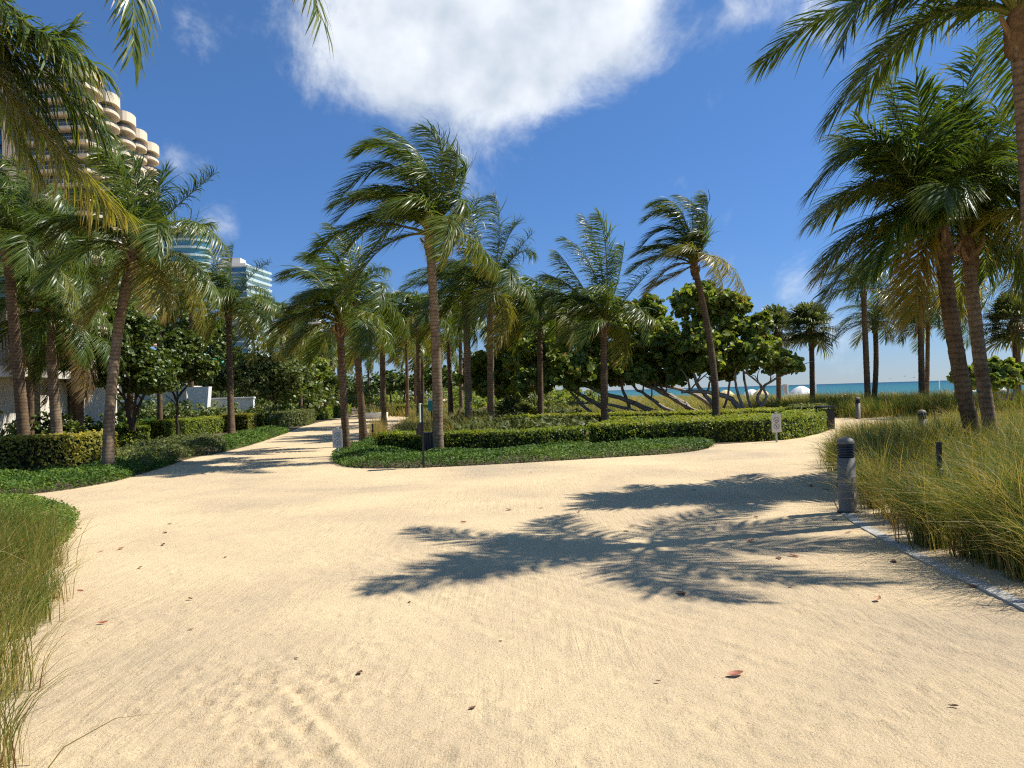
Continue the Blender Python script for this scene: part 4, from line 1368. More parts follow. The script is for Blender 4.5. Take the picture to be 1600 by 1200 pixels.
sea_grape('large sea grape with long bare stems sprawling to the left above the hedge', 'sea_grape_tree',
          [(1090, 648, 1030, 610, 960, 590, .17, 0), (1065, 648, 1020, 625, 985, 600, .12, -.6), (1035, 648, 960, 620, 900, 598, .15, .4), (1000, 646, 950, 632, 890, 630, .10, -.3), (960, 645, 905, 615, 860, 585, .12, 0),
           (1120, 646, 1080, 615, 1010, 600, .12, .8), (985, 645, 975, 610, 965, 580, .10, .5), (925, 645, 890, 610, 880, 580, .09, 0), (1110, 648, 1060, 628, 1020, 590, .10, -.5)],
          [(850, 545, 40, 0), (900, 520, 40, .5), (950, 500, 40, -.3), (985, 520, 40, .5), (1025, 545, 36, -.4), (1010, 490, 28, .4), (880, 570, 36, -.8), (935, 560, 40, .4), (990, 565, 36, .8), (1045, 570, 26, 0), (825, 570, 34, .4), (910, 480, 30, 1), (1030, 515, 26, .2), (850, 500, 30, .8), (960, 575, 30, -.9), (870, 592, 30, -1.2), (910, 590, 30, -1.3), (830, 600, 28, -1), (950, 592, 24, 1), (1000, 588, 22, -1), (1040, 592, 18, .5), (1050, 545, 24, .6)],
          41.0, 0.23, 820, 72)
sea_grape('sea grape behind the island palms, left of the large sprawling one', 'sea_grape_tree',
          [(815, 640, 810, 605, 800, 570, .10, 0), (850, 642, 835, 610, 820, 580, .09, .4), (795, 640, 790, 610, 785, 580, .08, 0), (830, 640, 845, 600, 850, 570, .08, .3)],
          [(790, 555, 30, 0), (825, 540, 34, .5), (800, 590, 26, -.4), (770, 580, 24, .3), (750, 570, 22, .5), (845, 590, 26, 0), (800, 612, 22, -.6), (770, 610, 20, -.4), (830, 612, 20, .3), (740, 600, 22, .6)], 47.0, 0.25, 620, 73)
sea_grape('round sea grape bush on the dune behind the twin palms', 'sea_grape_bush',
          [(1570, 625, 1575, 610, 1570, 590, .05, 0), (1565, 625, 1560, 612, 1555, 595, .05, .2), (1580, 625, 1585, 610, 1588, 590, .05, -.2)],
          [(1510, 590, 20, 0), (1545, 580, 22, .3), (1575, 585, 24, 0), (1600, 590, 20, .2), (1530, 598, 18, -.2), (1560, 600, 16, -.4)], 30.0, 0.2, 330, 74, cat='bush')
sea_grape('broadleaf tree with forked dark trunk left of the slim garden tree', 'broadleaf_tree',
          [(205, 672, 200, 645, 190, 600, .10, 0), (208, 672, 215, 640, 235, 600, .08, .3), (206, 665, 212, 630, 212, 585, .07, -.3)],
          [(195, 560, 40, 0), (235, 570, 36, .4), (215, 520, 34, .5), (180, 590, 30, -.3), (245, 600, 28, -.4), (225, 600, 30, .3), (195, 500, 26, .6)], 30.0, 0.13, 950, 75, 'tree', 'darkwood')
sea_grape('slim garden tree with single dark trunk rising from the long dark hedge', 'broadleaf_tree',
          [(277, 680, 277, 640, 276, 605, .07, 0), (276, 625, 290, 605, 305, 590, .05, .2), (277, 628, 265, 605, 255, 590, .05, -.2)],
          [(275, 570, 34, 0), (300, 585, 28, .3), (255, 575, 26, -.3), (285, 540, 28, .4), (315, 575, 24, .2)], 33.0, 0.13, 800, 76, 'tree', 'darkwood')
sea_grape('dark shade tree filling the gap behind the leftmost palms', 'broadleaf_tree',
          [(60, 660, 62, 630, 60, 600, .12, 0), (108, 660, 105, 630, 100, 590, .10, .5)],
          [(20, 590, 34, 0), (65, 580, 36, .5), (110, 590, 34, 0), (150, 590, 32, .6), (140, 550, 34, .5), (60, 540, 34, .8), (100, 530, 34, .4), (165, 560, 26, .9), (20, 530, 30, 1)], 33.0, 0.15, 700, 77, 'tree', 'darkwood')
sea_grape('low wispy tree with pale slanting stems left of the path bend', 'wispy_tree',
          [(395, 645, 400, 625, 415, 600, .07, 0), (385, 645, 390, 620, 380, 590, .06, .4), (410, 645, 430, 625, 450, 600, .06, 0), (376, 645, 375, 620, 365, 595, .05, -.3)],
          [(385, 580, 34, 0), (420, 575, 36, .6), (455, 585, 34, 0), (400, 605, 30, -.5), (440, 608, 28, .4), (350, 595, 30, .5), (330, 600, 28, 0)], 52.0, 0.17, 1000, 78, 'wispy', 'wood')
sea_grape('leafy tree at the left side of the path behind the far hedge', 'broadleaf_tree',
          [(480, 640, 482, 620, 478, 595, .08, 0), (495, 640, 492, 620, 500, 600, .07, .4), (505, 640, 512, 620, 505, 600, .07, 0)],
          [(480, 590, 30, 0), (505, 600, 24, .5), (460, 605, 24, 0), (495, 575, 22, .8), (515, 610, 16, 0)], 62.0, 0.22, 620, 79, 'grape', 'darkwood')
sea_grape('dark trees closing the end of the path in the distance', 'broadleaf_tree',
          [(610, 632, 610, 618, 605, 600, .12, 0), (630, 632, 632, 618, 636, 600, .12, 1), (680, 632, 678, 615, 672, 600, .12, 0)],
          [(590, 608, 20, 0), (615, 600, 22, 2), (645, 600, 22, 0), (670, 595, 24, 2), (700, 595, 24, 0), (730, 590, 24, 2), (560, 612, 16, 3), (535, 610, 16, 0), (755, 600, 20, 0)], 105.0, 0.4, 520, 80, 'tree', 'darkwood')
sea_grape('tall dark tree behind the garden wall under the towers', 'broadleaf_tree',
          [(330, 640, 330, 600, 328, 540, .14, 0)],
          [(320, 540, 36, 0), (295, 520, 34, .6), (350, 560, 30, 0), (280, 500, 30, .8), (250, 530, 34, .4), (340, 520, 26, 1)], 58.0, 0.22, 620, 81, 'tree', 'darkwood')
grass_bed('dead_grass', 'straw coloured dead blades tangled in the right hand grass', tufts(near_r, 260, 60, 0.16, 81), 0.72, 82, 0.35, 1.0, 0.009, 4, 0.97, 0.6)
grass_bed('dead_grass', 'straw coloured dead blades in the near left grass corner', tufts(lg, 120, 22, 0.10, 83), 0.62, 84, -0.3, 0.9, 0.006, 4, 0.97, 0.6)
grass_bed('dead_grass', 'dry seed stalks standing among the grass by the crossing path', tufts(mid_r, 160, 30, 0.2, 85), 0.85, 86, 0.4, 0.6, 0.012, 3, 0.97, 0.6)
# low fan palms in the right grass
make_fan_palm('low fan palm shrub at the right edge below the twin palms', (8.6, 11.3, 0), (8.55, 11.3, 0.55), 0.62, 0.55, 20, 0.08, 35, 'fan_palm_shrub', elmin=5)
make_fan_palm('low fan palm shrub under the sea grape stems on the island', on_ground(838, 38.0), on_ground(838, 38.0) + Vector((0, 0, 0.4)), 0.7, 0.7, 16, 0.1, 36, 'fan_palm_shrub', elmin=5)
make_fan_palm('low fan palm shrub on the island behind the slender palms', on_ground(800, 42.0), on_ground(800, 42.0) + Vector((0, 0, 0.4)), 0.7, 0.7, 16, 0.1, 37, 'fan_palm_shrub', elmin=5)

# ------------------------------------------------------------------ buildings
def copy_part(src, parent, loc, name=None):
    c = src.copy()
    COL.objects.link(c)
    c.parent = parent
    c.location = loc
    return c


# --- the balcony tower at the upper left
TH, NF = 3.03, 24
tower = thing('apartment_tower', 'cream apartment tower with rounded stacked balconies behind the palms at upper left', 'building', (-89.5, 172.0, 0))
# plan, local axes: south face runs toward -x from the corner, east face runs back along e
E = Vector((-0.19, 1.0, 0)).normalized()
EN = Vector((E.y, -E.x, 0))


def fp(s, o):
    v = E * s + EN * o
    return (v.x, v.y)


def core_fn(bm):
    prism(bm, [fp(0, -2.2), fp(62, -2.2), fp(62, -24), (-60, 24), (-60, 2.0), (-3, 2.0)], 0, NF * TH)


ob('wall', bm_mesh('wall', core_fn), M['glass'], tower)


def bay_poly(s0, s1, out, n=10):
    pts = [fp(s0, -2.6)]
    for k in range(n + 1):
        a = math.pi * k / n
        pts.append(fp((s0 + s1) / 2 - math.cos(a) * (s1 - s0) / 2, -1.0 + out * math.sin(a) ** 0.6))
    pts.append(fp(s1, -2.6))
    return pts


bays = [(0.0, 9.5, 3.4), (14.5, 23.0, 3.2), (27.5, 36.5, 3.4), (41.0, 49.0, 3.0), (52.0, 61.0, 3.4)]
for bi, (s0_, s1_, o_) in enumerate(bays):
    pl = bay_poly(s0_, s1_, o_)
    slab = bm_mesh('balcony_slab', lambda bm: prism(bm, pl, -0.2, 0.5))
    slab.materials.append(M['cream2'])
    pin = bay_poly(s0_ + 0.25, s1_ - 0.25, o_ - 0.25)

    def rail_fn(bm):
        prism(bm, pin, 0.51, 1.15)
    rail = bm_mesh('balcony_rail', rail_fn)
    rail.materials.append(M['rail'])
    for fl in range(5, NF):
        b_ = ob('balcony', slab, None, tower, (0, 0, fl * TH))
        ob('railing', rail, None, b_)
    cap = bm_mesh('parapet', lambda bm: prism(bm, bay_poly(s0_, s1_, o_ + 0.2), -0.5, 1.9))
    ob('parapet', cap, M['cream2'], tower, (0, 0, NF * TH - 0.4))
# piers between the bays on the east face
pier = bm_mesh('pier', lambda bm: prism(bm, [fp(0, -2.5), fp(2.4, -2.5), fp(2.4, -1.2), fp(0, -1.2)], 0, NF * TH + 0.8))
for s_p in (10.6, 24.2, 37.6, 49.4):
    p_ = fp(s_p, 0)
    ob('pier', pier, M['cream2'], tower, (p_[0], p_[1], 0))
# south face: long balconies, solid wall strips and windows
sslab = bm_mesh('south_balcony_slab', lambda bm: prism(bm, [(-14.5, 2.0), (-14.5, 0.2), (-13.9, -0.4), (1.2, -0.9), (1.2, 2.0)], -0.2, 0.45))
srail = bm_mesh('south_rail', lambda bm: [box(bm, -14.2 + 0.32 * k, -14.16 + 0.32 * k, -0.3, -0.24, 0.45, 1.3) for k in range(46)] + [box(bm, -14.3, 0.8, -0.32, -0.22, 1.3, 1.38)])
wpane = bm_mesh('window_pane', lambda bm: box(bm, 0, 4.2, 1.9, 1.98, 0.6, 2.6))
wpane.materials.append(M['blue_glass'])
for fl in range(8, NF):
    b_ = ob('balcony', sslab, M['cream2'], tower, (0, 0, fl * TH))
    ob('railing', srail, M['grey_rail'], b_)
    ob('window', wpane, None, tower, (-13.0, 0, fl * TH))
    ob('window', wpane, None, tower, (-7.5, 0, fl * TH))
    ob('window', wpane, None, tower, (-22.5, -0.4, fl * TH))
ob('wall', bm_mesh('wall', lambda bm: box(bm, -17.5, -14.6, 0.4, 2.1, 0, NF * TH + 0.6)), M['cream2'], tower)
ob('wall', bm_mesh('wall', lambda bm: box(bm, -40, -23.0, 0.4, 2.1, 0, NF * TH + 0.6)), M['cream2'], tower)
ob('roof', bm_mesh('roof', lambda bm: box(bm, -58, -5.0, 1.0, 22, NF * TH, NF * TH + 1.6)), M['cream2'], tower)
ob('roof_house', bm_mesh('roof_house', lambda bm: prism(bm, [fp(38, -3), fp(50, -3), fp(50, -12), fp(38, -12)], NF * TH, NF * TH + 4.6)), M['cream2'], tower)

# --- rounded glass tower
pt = at(297, 600, 345.0)
gt = thing('glass_tower', 'pale curved glass tower with white bands behind the leaning left palm', 'building', (pt.x, pt.y, 0))


def ell(r, sx=1.25, n=28):
    return [(r * sx * math.cos(2 * math.pi * k / n), r * math.sin(2 * math.pi * k / n)) for k in range(n)]


gl = bm_mesh('glass_band', lambda bm: prism(bm, ell(7.4), 0, 2.3))
wb = bm_mesh('white_band', lambda bm: prism(bm, ell(7.9), 2.3, 3.2))
for fl in range(6, 23):
    ob('glass_band', gl, M['teal_glass'], gt, (0, 0, fl * 3.2))
    ob('floor_band', wb, M['pale_teal'], gt, (0, 0, fl * 3.2))
ob('wall', bm_mesh('wall', lambda bm: prism(bm, ell(7.0), 0, 20)), M['white'], gt)


def dome(bm):
    n = 28
    for (a, b_) in ((0, 3),):
        lathe(bm, [(8.2 * math.cos(t), 3.6 * math.sin(t)) for t in np.linspace(0, 1.5, 7)], n)
    for v in bm.verts:
        v.co.x *= 1.2


ob('roof', bm_mesh('roof', dome), M['white'], gt, (0, 0, 23 * 3.2))

# --- square teal tower and far slab
pt = at(372, 600, 440.0)
sq = thing('glass_tower', 'square blue glass tower with white balconied side, right of the curved one', 'building', (pt.x, pt.y, 0))
ob('wall', bm_mesh('wall', lambda bm: prism(bm, [(-9, 0), (6.0, 0), (9.5, 30), (-9, 30)], 0, 75)), M['pale_teal'], sq)
pane = bm_mesh('pane', lambda bm: box(bm, 0, 3.5, -0.5, -0.25, 0.4, 2.9))
bal = bm_mesh('balcony', lambda bm: prism(bm, [(5.8, -0.6), (7.0, -0.6), (11.0, 30), (9.5, 30)], 0, 1.2))
for fl in range(6, 22):
    for c_ in range(4):
        ob('window', pane, M['blue_glass'], sq, (-8.6 + 3.75 * c_, 0, fl * 3.4))
    ob('balcony', bal, M['pale_teal'], sq, (0, 0, fl * 3.4 + 3.0))
ob('roof', bm_mesh('roof', lambda bm: box(bm, -9.6, 6, -0.9, 20, 75, 76.5)), M['white'], sq)
ob('roof_house', bm_mesh('roof_house', lambda bm: box(bm, -8.0, 2.0, 3, 12, 76.5, 80.0)), M['cream'], sq)

pt = at(486, 600, 600.0)
fs = thing('apartment_block', 'distant grey slab tower with banded windows above the path bend', 'building', (pt.x, pt.y, 0))
ob('wall', bm_mesh('wall', lambda bm: box(bm, -14, 7, 0, 14, 0, 66)), M['white'], fs)
wnd = bm_mesh('window', lambda bm: box(bm, 0, 2.7, -0.3, -0.1, 0.8, 2.7))
for fl in range(6, 19):
    for c_ in range(6):
        ob('window', wnd, M['glass'], fs, (-13.4 + 3.15 * c_, 0, fl * 3.4))

# --- low garden building on the left
gb = thing('garden_building', 'low cream building wall in shade behind the leftmost palms', 'building', (-19, 31, 0))
ob('wall', bm_mesh('wall', lambda bm: box(bm, -14, 1.0, 0, 6, 0, 2.7)), M['cream'], gb)
ob('terrace', bm_mesh('terrace', lambda bm: box(bm, -14, 1.5, -2.5, 7, 2.7, 3.0)), M['cream'], gb)
tr = at(0, 572, 26.0)
terr = thing('terrace_balcony', 'cream balcony with grey upright railing at the left edge', 'balcony', (tr.x, 26.0, 0))
ob('parapet', bm_mesh('parapet', lambda bm: box(bm, -5, 0.36, 0, 2.4, 2.62, 2.98, 0.02)), M['cream'], terr)
ob('support_wall', bm_mesh('support_wall', lambda bm: box(bm, -5, -0.6, 0.5, 2.2, 0, 2.61)), M['cream'], terr)
balus = bm_mesh('baluster', lambda bm: box(bm, -0.016, 0.016, 0.10, 0.13, 3.05, 3.98))
for k in range(14):
    ob('baluster', balus, M['grey_rail'], terr, (0.28 - 0.1 * k, 0, 0))
ob('handrail', bm_mesh('handrail', lambda bm: (box(bm, -5, 0.34, 0.08, 0.15, 3.98, 4.04), box(bm, -5, 0.34, 0.09, 0.14, 3.0, 3.05))), M['grey_rail'], terr)

ww = thing('garden_wall', 'white garden wall catching sun behind the left hedges', 'wall', (-20.5, 48, 0))
ob('wall', bm_mesh('wall', lambda bm: box(bm, -8, 5.2, 0, 0.3, 0, 1.75, 0.02)), M['white'], ww)
ob('coping', bm_mesh('coping', lambda bm: box(bm, -8, 5.25, -0.05, 0.35, 1.75, 1.85, 0.02)), M['white'], ww)
fin_p = on_ground(303, 46.0)
fin = thing('white_cabana', 'white slanted panel shelter beyond the slim garden tree', 'shelter', fin_p)


def fin_fn(bm):
    vs_ = [(-0.75, 0), (0.55, 0), (0.75, 2.6), (-0.95 - 0.4, 2.6)]
    a = [bm.verts.new((x + 0.45, 0.0, z)) for x, z in [(-0.35, 0), (0.2, 0), (0.45, 2.5), (-0.85, 2.5)]]
    b = [bm.verts.new((v.co.x, 0.5, v.co.z)) for v in a]
    for k in range(4):
        bm.faces.new((a[k], a[(k + 1) % 4], b[(k + 1) % 4], b[k]))
    bm.faces.new(a[::-1])
    bm.faces.new(b)


ob('slanted_panel', bm_mesh('slanted_panel', fin_fn), M['white'], fin)
ob('side_wall', bm_mesh('side_wall', lambda bm: box(bm, -3.6, -0.6, 0.6, 3.0, 0, 2.6)), M['cream'], fin)

# ------------------------------------------------------------------ street furniture
def bollard(label, loc, h=0.94, r=0.105):
    t = thing('light_bollard', label, 'bollard', loc, 0, 'light bollards along the sand path')
    ob('post', bm_mesh('post', lambda bm: lathe(bm, [(r * 1.04, -0.03), (r * 1.04, 0.012), (r, 0.02), (r, h * 0.725)], 32), True), M['bollard'], t)

    def lou(bm):
        prof = [(r * 0.9, h * 0.725)]
        for k in range(5):
            z = h * (0.735 + 0.034 * k)
            prof += [(r * 0.80, z), (r * 0.99, z + 0.006), (r * 0.97, z + 0.022), (r * 0.80, z + 0.027)]
        prof.append((r * 0.9, h * 0.905))
        lathe(bm, prof, 32)
    ob('louvre', bm_mesh('louvre', lou), M['lens'], t)
    prof = [(r * 1.0, h * 0.905)] + [(r * 1.0 * math.cos(a), h * 0.915 + (h * 0.085) * math.sin(a)) for a in np.linspace(0, 1.45, 9)]
    ob('dome_cap', bm_mesh('dome_cap', lambda bm: lathe(bm, prof, 32), True), M['bollard'], t)
    ob('base_ring', bm_mesh('base_ring', lambda bm: lathe(bm, [(r * 1.22, 0.0), (r * 1.22, 0.022), (r * 1.05, 0.028)], 32)), M['black'], t)
    return t


bollard('nearest grey light bollard with black louvres beside the right grass', g3(1325, 801))
bollard('far grey light bollard on the other side of the crossing path', on_ground(1341, 36.0), 0.96)
bollard('light bollard almost hidden in grass with only its pale dome showing', on_ground(1442, 20.5), 0.88, 0.105)


def dog_sign(label, base, ink, w=0.32, h=0.52, top=0.80, rz=0.0):
    t = thing('path_sign', label, 'sign', base, rz, 'small pictogram signs by the path')
    ob('post', bm_mesh('post', lambda bm: box(bm, -0.025, 0.025, 0.012, 0.05, 0, top + 0.02, 0.005)), M['post'], t)
    pl = ob('plate', bm_mesh('plate', lambda bm: box(bm, -w / 2, w / 2, -0.01, 0.01, top - h, top, 0.004)), M['sign'], t)

    def ring(bm, cx, cz, r0, r1):
        n = 24
        a = [bm.verts.new((cx + r0 * math.cos(6.2832 * k / n), -0.0135, cz + r0 * math.sin(6.2832 * k / n))) for k in range(n)]
        b = [bm.verts.new((cx + r1 * math.cos(6.2832 * k / n), -0.0135, cz + r1 * math.sin(6.2832 * k / n))) for k in range(n)]
        for k in range(n):
            bm.faces.new((a[k], a[(k + 1) % n], b[(k + 1) % n], b[k]))

    def picto(bm, kind):
        for j, cz in enumerate((top - 0.17, top - 0.355)):
            ring(bm, 0, cz, 0.068, 0.082)
            # slash and a little figure inside the ring
            for (x0, z0_, x1, z1_, w_) in ([(-0.05, 0.05, 0.05, -0.05, 0.008), (-0.035, -0.01, 0.03, -0.01, 0.014), (-0.03, -0.045, -0.025, -0.01, 0.006), (0.022, -0.045, 0.027, -0.01, 0.006), (0.027, 0.0, 0.045, 0.022, 0.012)] if j == kind else
                                          [(-0.05, 0.05, 0.05, -0.05, 0.008), (-0.02, -0.045, 0.0, 0.0, 0.008), (0.02, -0.045, 0.0, 0.0, 0.008), (0.0, 0.0, 0.0, 0.03, 0.014), (-0.03, 0.012, 0.03, 0.012, 0.006)]):
                d = Vector((x1 - x0, 0, z1_ - z0_)).normalized()
                n_ = Vector((-d.z, 0, d.x)) * w_ * 0.5
                p, q_ = Vector((x0, -0.0145, cz + z0_)), Vector((x1, -0.0145, cz + z1_))
                bm.faces.new([bm.verts.new(v) for v in (p - n_, q_ - n_, q_ + n_, p + n_)])
    ob('pictogram', bm_mesh('pictogram', lambda bm: picto(bm, 0)), ink, pl)
    ob('post_cap', bm_mesh('post_cap', lambda bm: box(bm, -0.03, 0.03, -0.012, 0.052, top + 0.02, top + 0.05, 0.006)), M['sign'], t)
    return t


dog_sign('small pale sign with two blue pictograms at the left tip of the island', g3(528, 716), M['signblue'], 0.26, 0.50, 0.78)
dog_sign('small grey sign with two round pictograms in front of the long hedge', g3(1214, 691), M['signink'], 0.27, 0.52, 0.80)

# dispenser post, its panel seen edge-on
dp_ = thing('dispenser_post', 'thin black post with edge-on pale sign and black bag dispenser at the island edge', 'post', g3(662, 731))
ob('post', bm_mesh('post', lambda bm: box(bm, -0.022, 0.022, -0.022, 0.022, -0.02, 1.42, 0.004)), M['black'], dp_)
ob('sign_panel', bm_mesh('sign_panel', lambda bm: box(bm, -0.052, -0.024, -0.16, 0.16, 1.02, 1.44, 0.004)), M['post'], dp_)


def bagbox(bm):
    a = [(-0.023, 0.72), (-0.13, 0.74), (-0.14, 0.86), (-0.05, 1.02), (-0.023, 1.02)]
    v0 = [bm.verts.new((x, -0.10, z)) for x, z in a]
    v1 = [bm.verts.new((x, 0.10, z)) for x, z in a]
    n = len(a)
    for k in range(n):
        bm.faces.new((v0[k], v0[(k + 1) % n], v1[(k + 1) % n], v1[k]))
    bm.faces.new(v0[::-1])
    bm.faces.new(v1)


ob('bag_dispenser', bm_mesh('bag_dispenser', bagbox), M['black'], dp_)

# round slatted bin behind the tallest palm
rb = thing('slatted_bin', 'dark round slatted litter bin half hidden by the tallest palm trunk', 'trash can', g3(673, 714) + Vector((0.0, 0.25, 0)))
ob('liner', bm_mesh('liner', lambda bm: lathe(bm, [(0.20, 0.03), (0.20, 0.56)], 20)), M['black'], rb)
slat = bm_mesh('slat', lambda bm: box(bm, -0.03, 0.03, -0.245, -0.225, 0.04, 0.6, 0.004))
slat.materials.append(plain('brown_slat', (0.055, 0.045, 0.038), 0.6, 0.25, 8.0))
for k in range(20):
    o_ = ob('slat', slat, None, rb)
    o_.rotation_euler = (0, 0, 2 * math.pi * k / 20)
ob('rim', bm_mesh('rim', lambda bm: lathe(bm, [(0.25, 0.6), (0.265, 0.605), (0.265, 0.635), (0.25, 0.64)], 28)), M['black'], rb)

# black square bin at the end of the long hedge
bb_p = g3(1290, 672)
bb = thing('litter_bin', 'black square litter bin at the right end of the long hedge', 'trash can', bb_p)
ob('body', bm_mesh('body', lambda bm: box(bm, -0.24, 0.24, -0.24, 0.24, 0.03, 0.72, 0.015)), M['black'], bb)
ob('lid', bm_mesh('lid', lambda bm: (box(bm, -0.26, 0.26, -0.26, 0.26, 0.78, 0.84, 0.012), box(bm, -0.24, -0.2, -0.24, -0.2, 0.72, 0.78), box(bm, 0.2, 0.24, -0.24, -0.2, 0.72, 0.78), box(bm, -0.24, -0.2, 0.2, 0.24, 0.72, 0.78), box(bm, 0.2, 0.24, 0.2, 0.24, 0.72, 0.78))), M['black'], bb)

# teal panel on a post behind the tallest palm
tp = thing('teal_sign', 'teal panel on a thin post showing left of the tallest palm trunk', 'sign', on_ground(675, 40.0))
ob('post', bm_mesh('post', lambda bm: box(bm, -0.03, 0.03, 0.03, 0.09, 0, 1.0)), M['darkwood'], tp)
ob('panel', bm_mesh('panel', lambda bm: box(bm, -0.16, 0.22, -0.02, 0.02, 0.85, 1.36, 0.005)), M['teal'], tp)
ob('header_strip', bm_mesh('header_strip', lambda bm: box(bm, -0.16, 0.22, -0.022, 0.018, 1.362, 1.48, 0.004)), M['white'], tp)


def spike_light(label, base, h):
    t = thing('spike_light', label, 'garden light', base, 0.3, 'thin black garden stakes')
    ob('stake', bm_mesh('stake', lambda bm: lathe(bm, [(0.012, -0.05), (0.012, h * 0.6)], 10)), M['black'], t)
    ob('lamp_head', bm_mesh('lamp_head', lambda bm: lathe(bm, [(0.013, h * 0.6), (0.034, h * 0.61), (0.034, h * 0.70), (0.02, h * 0.71), (0.026, h * 0.74), (0.030, h * 0.99), (0.026, h)], 14)), M['black'], t)


spike_light('black stake light standing up in the right grass near the bollard', Vector((at(1467, 700, 8.6).x, 8.6, 0)), 0.95)
spike_light('thin black stake in front of the long hedge right of the second sign', g3(1253, 683), 0.62)
spike_light('thin black stake by the dry grass clump at the left of the island', g3(583, 695), 0.72)
spike_light('thin black stake at the corner of the ground cover by the path bend', g3(450, 677), 0.55)

# concrete block seats in the far path
blk = bm_mesh('stone_block', lambda bm: box(bm, -0.9, 0.9, -0.3, 0.3, 0, 0.45, 0.03))
o_ = ob('stone_bench', blk, M['white'])
o_.location = on_ground(587, 62.0)
tag(o_, 'pale stone bench block where the path disappears between grasses', 'bench')

# green parasol far left
gp = thing('green_parasol', 'bright green parasol glimpsed behind the thin palm on the left', 'parasol', on_ground(343, 60.0))


def canopy(bm, r, h0, h1, n=8, rib=5):
    top = bm.verts.new((0, 0, h1))
    prev = None
    for j in range(1, rib + 1):
        t = j / rib
        ringv = [bm.verts.new((r * t * math.cos(2 * math.pi * k / n), r * t * math.sin(2 * math.pi * k / n), h1 - (h1 - h0) * t ** 1.9)) for k in range(n)]
        for k in range(n):
            if prev is None:
                bm.faces.new((top, ringv[k], ringv[(k + 1) % n]))
            else:
                bm.faces.new((prev[k], ringv[k], ringv[(k + 1) % n], prev[(k + 1) % n]))
        prev = ringv
    low = [bm.verts.new((v.co.x, v.co.y, v.co.z - 0.14)) for v in prev]
    for k in range(n):
        bm.faces.new((prev[k], low[k], low[(k + 1) % n], prev[(k + 1) % n]))


ob('canopy', bm_mesh('canopy', lambda bm: canopy(bm, 0.75, 4.35, 4.95)), M['greencloth'], gp)
ob('pole', bm_mesh('pole', lambda bm: lathe(bm, [(0.03, 0), (0.03, 4.4)], 8)), M['wood'], gp)


def beach_umbrella(label, px, dep, r, ztop, mat):
    b = on_ground(px, dep)
    t = thing('beach_umbrella', label, 'beach umbrella', b, 0, 'umbrellas on the beach')
    zt = ztop - b.z
    ob('canopy', bm_mesh('canopy', lambda bm: canopy(bm, r, zt - r * 0.62, zt, 10, 6)), mat, t)
    ob('pole', bm_mesh('pole', lambda bm: lathe(bm, [(0.025, 0), (0.025, zt - 0.02)], 8)), M['white'], t)


beach_umbrella('large white beach umbrella by the dark fan palm trunk', 1253, 95.0, 1.45, 1.45, M['umb_white'])
beach_umbrella('tan beach umbrella left of the curved palm trunk', 1098, 112.0, 1.3, 1.20, M['umb_tan'])
beach_umbrella('tan beach umbrella right of the curved palm trunk', 1135, 110.0, 1.3, 1.20, M['umb_tan'])
beach_umbrella('white beach umbrella among the sea grape stems', 1175, 105.0, 1.2, 1.22, M['umb_white'])
beach_umbrella('pale yellow beach umbrella nearest the fan palm trunks', 1190, 104.0, 1.0, 1.2, M['umb_tan'])
beach_umbrella('white beach umbrella behind the sea grape bush, rightmost', 1508, 80.0, 1.0, 1.15, M['umb_white'])
beach_umbrella('white beach umbrella farthest right, beside the fan palm', 1556, 80.0, 1.0, 1.1, M['umb_white'])

# lifeguard notice board and poles standing on the beach
lb_ = on_ground(1228, 92.0)
nb = thing('notice_board', 'grey notice board on two legs left of the white beach umbrella', 'sign', lb_)
ob('board', bm_mesh('board', lambda bm: box(bm, -0.28, 0.28, -0.03, 0.03, 1.55 - lb_.z - 0.9, 1.7 - lb_.z, 0.01)), M['grey_rail'], nb)
for sx in (-0.22, 0.22):
    ob('leg', bm_mesh('leg', lambda bm: box(bm, sx - 0.03, sx + 0.03, 0.031, 0.09, 0, 1.6 - lb_.z)), M['wood'], nb)
pole_me = bm_mesh('marker_pole', lambda bm: lathe(bm, [(0.05, 0), (0.045, 2.9), (0.06, 2.91), (0.06, 3.0)], 10))
for px_, lab_ in ((1276, 'pale marker pole right of the dark fan palm trunk'), (1232, 'pale marker pole beside the notice board'), (1469, 'pale marker pole right of the close dune palms')):
    o_ = ob('marker_pole', pole_me, M['white'])
    b_ = on_ground(px_, 88.0)
    o_.location = (b_.x, b_.y, 1.65 - 3.0)
    tag(o_, lab_, 'pole', 'marker poles on the beach')


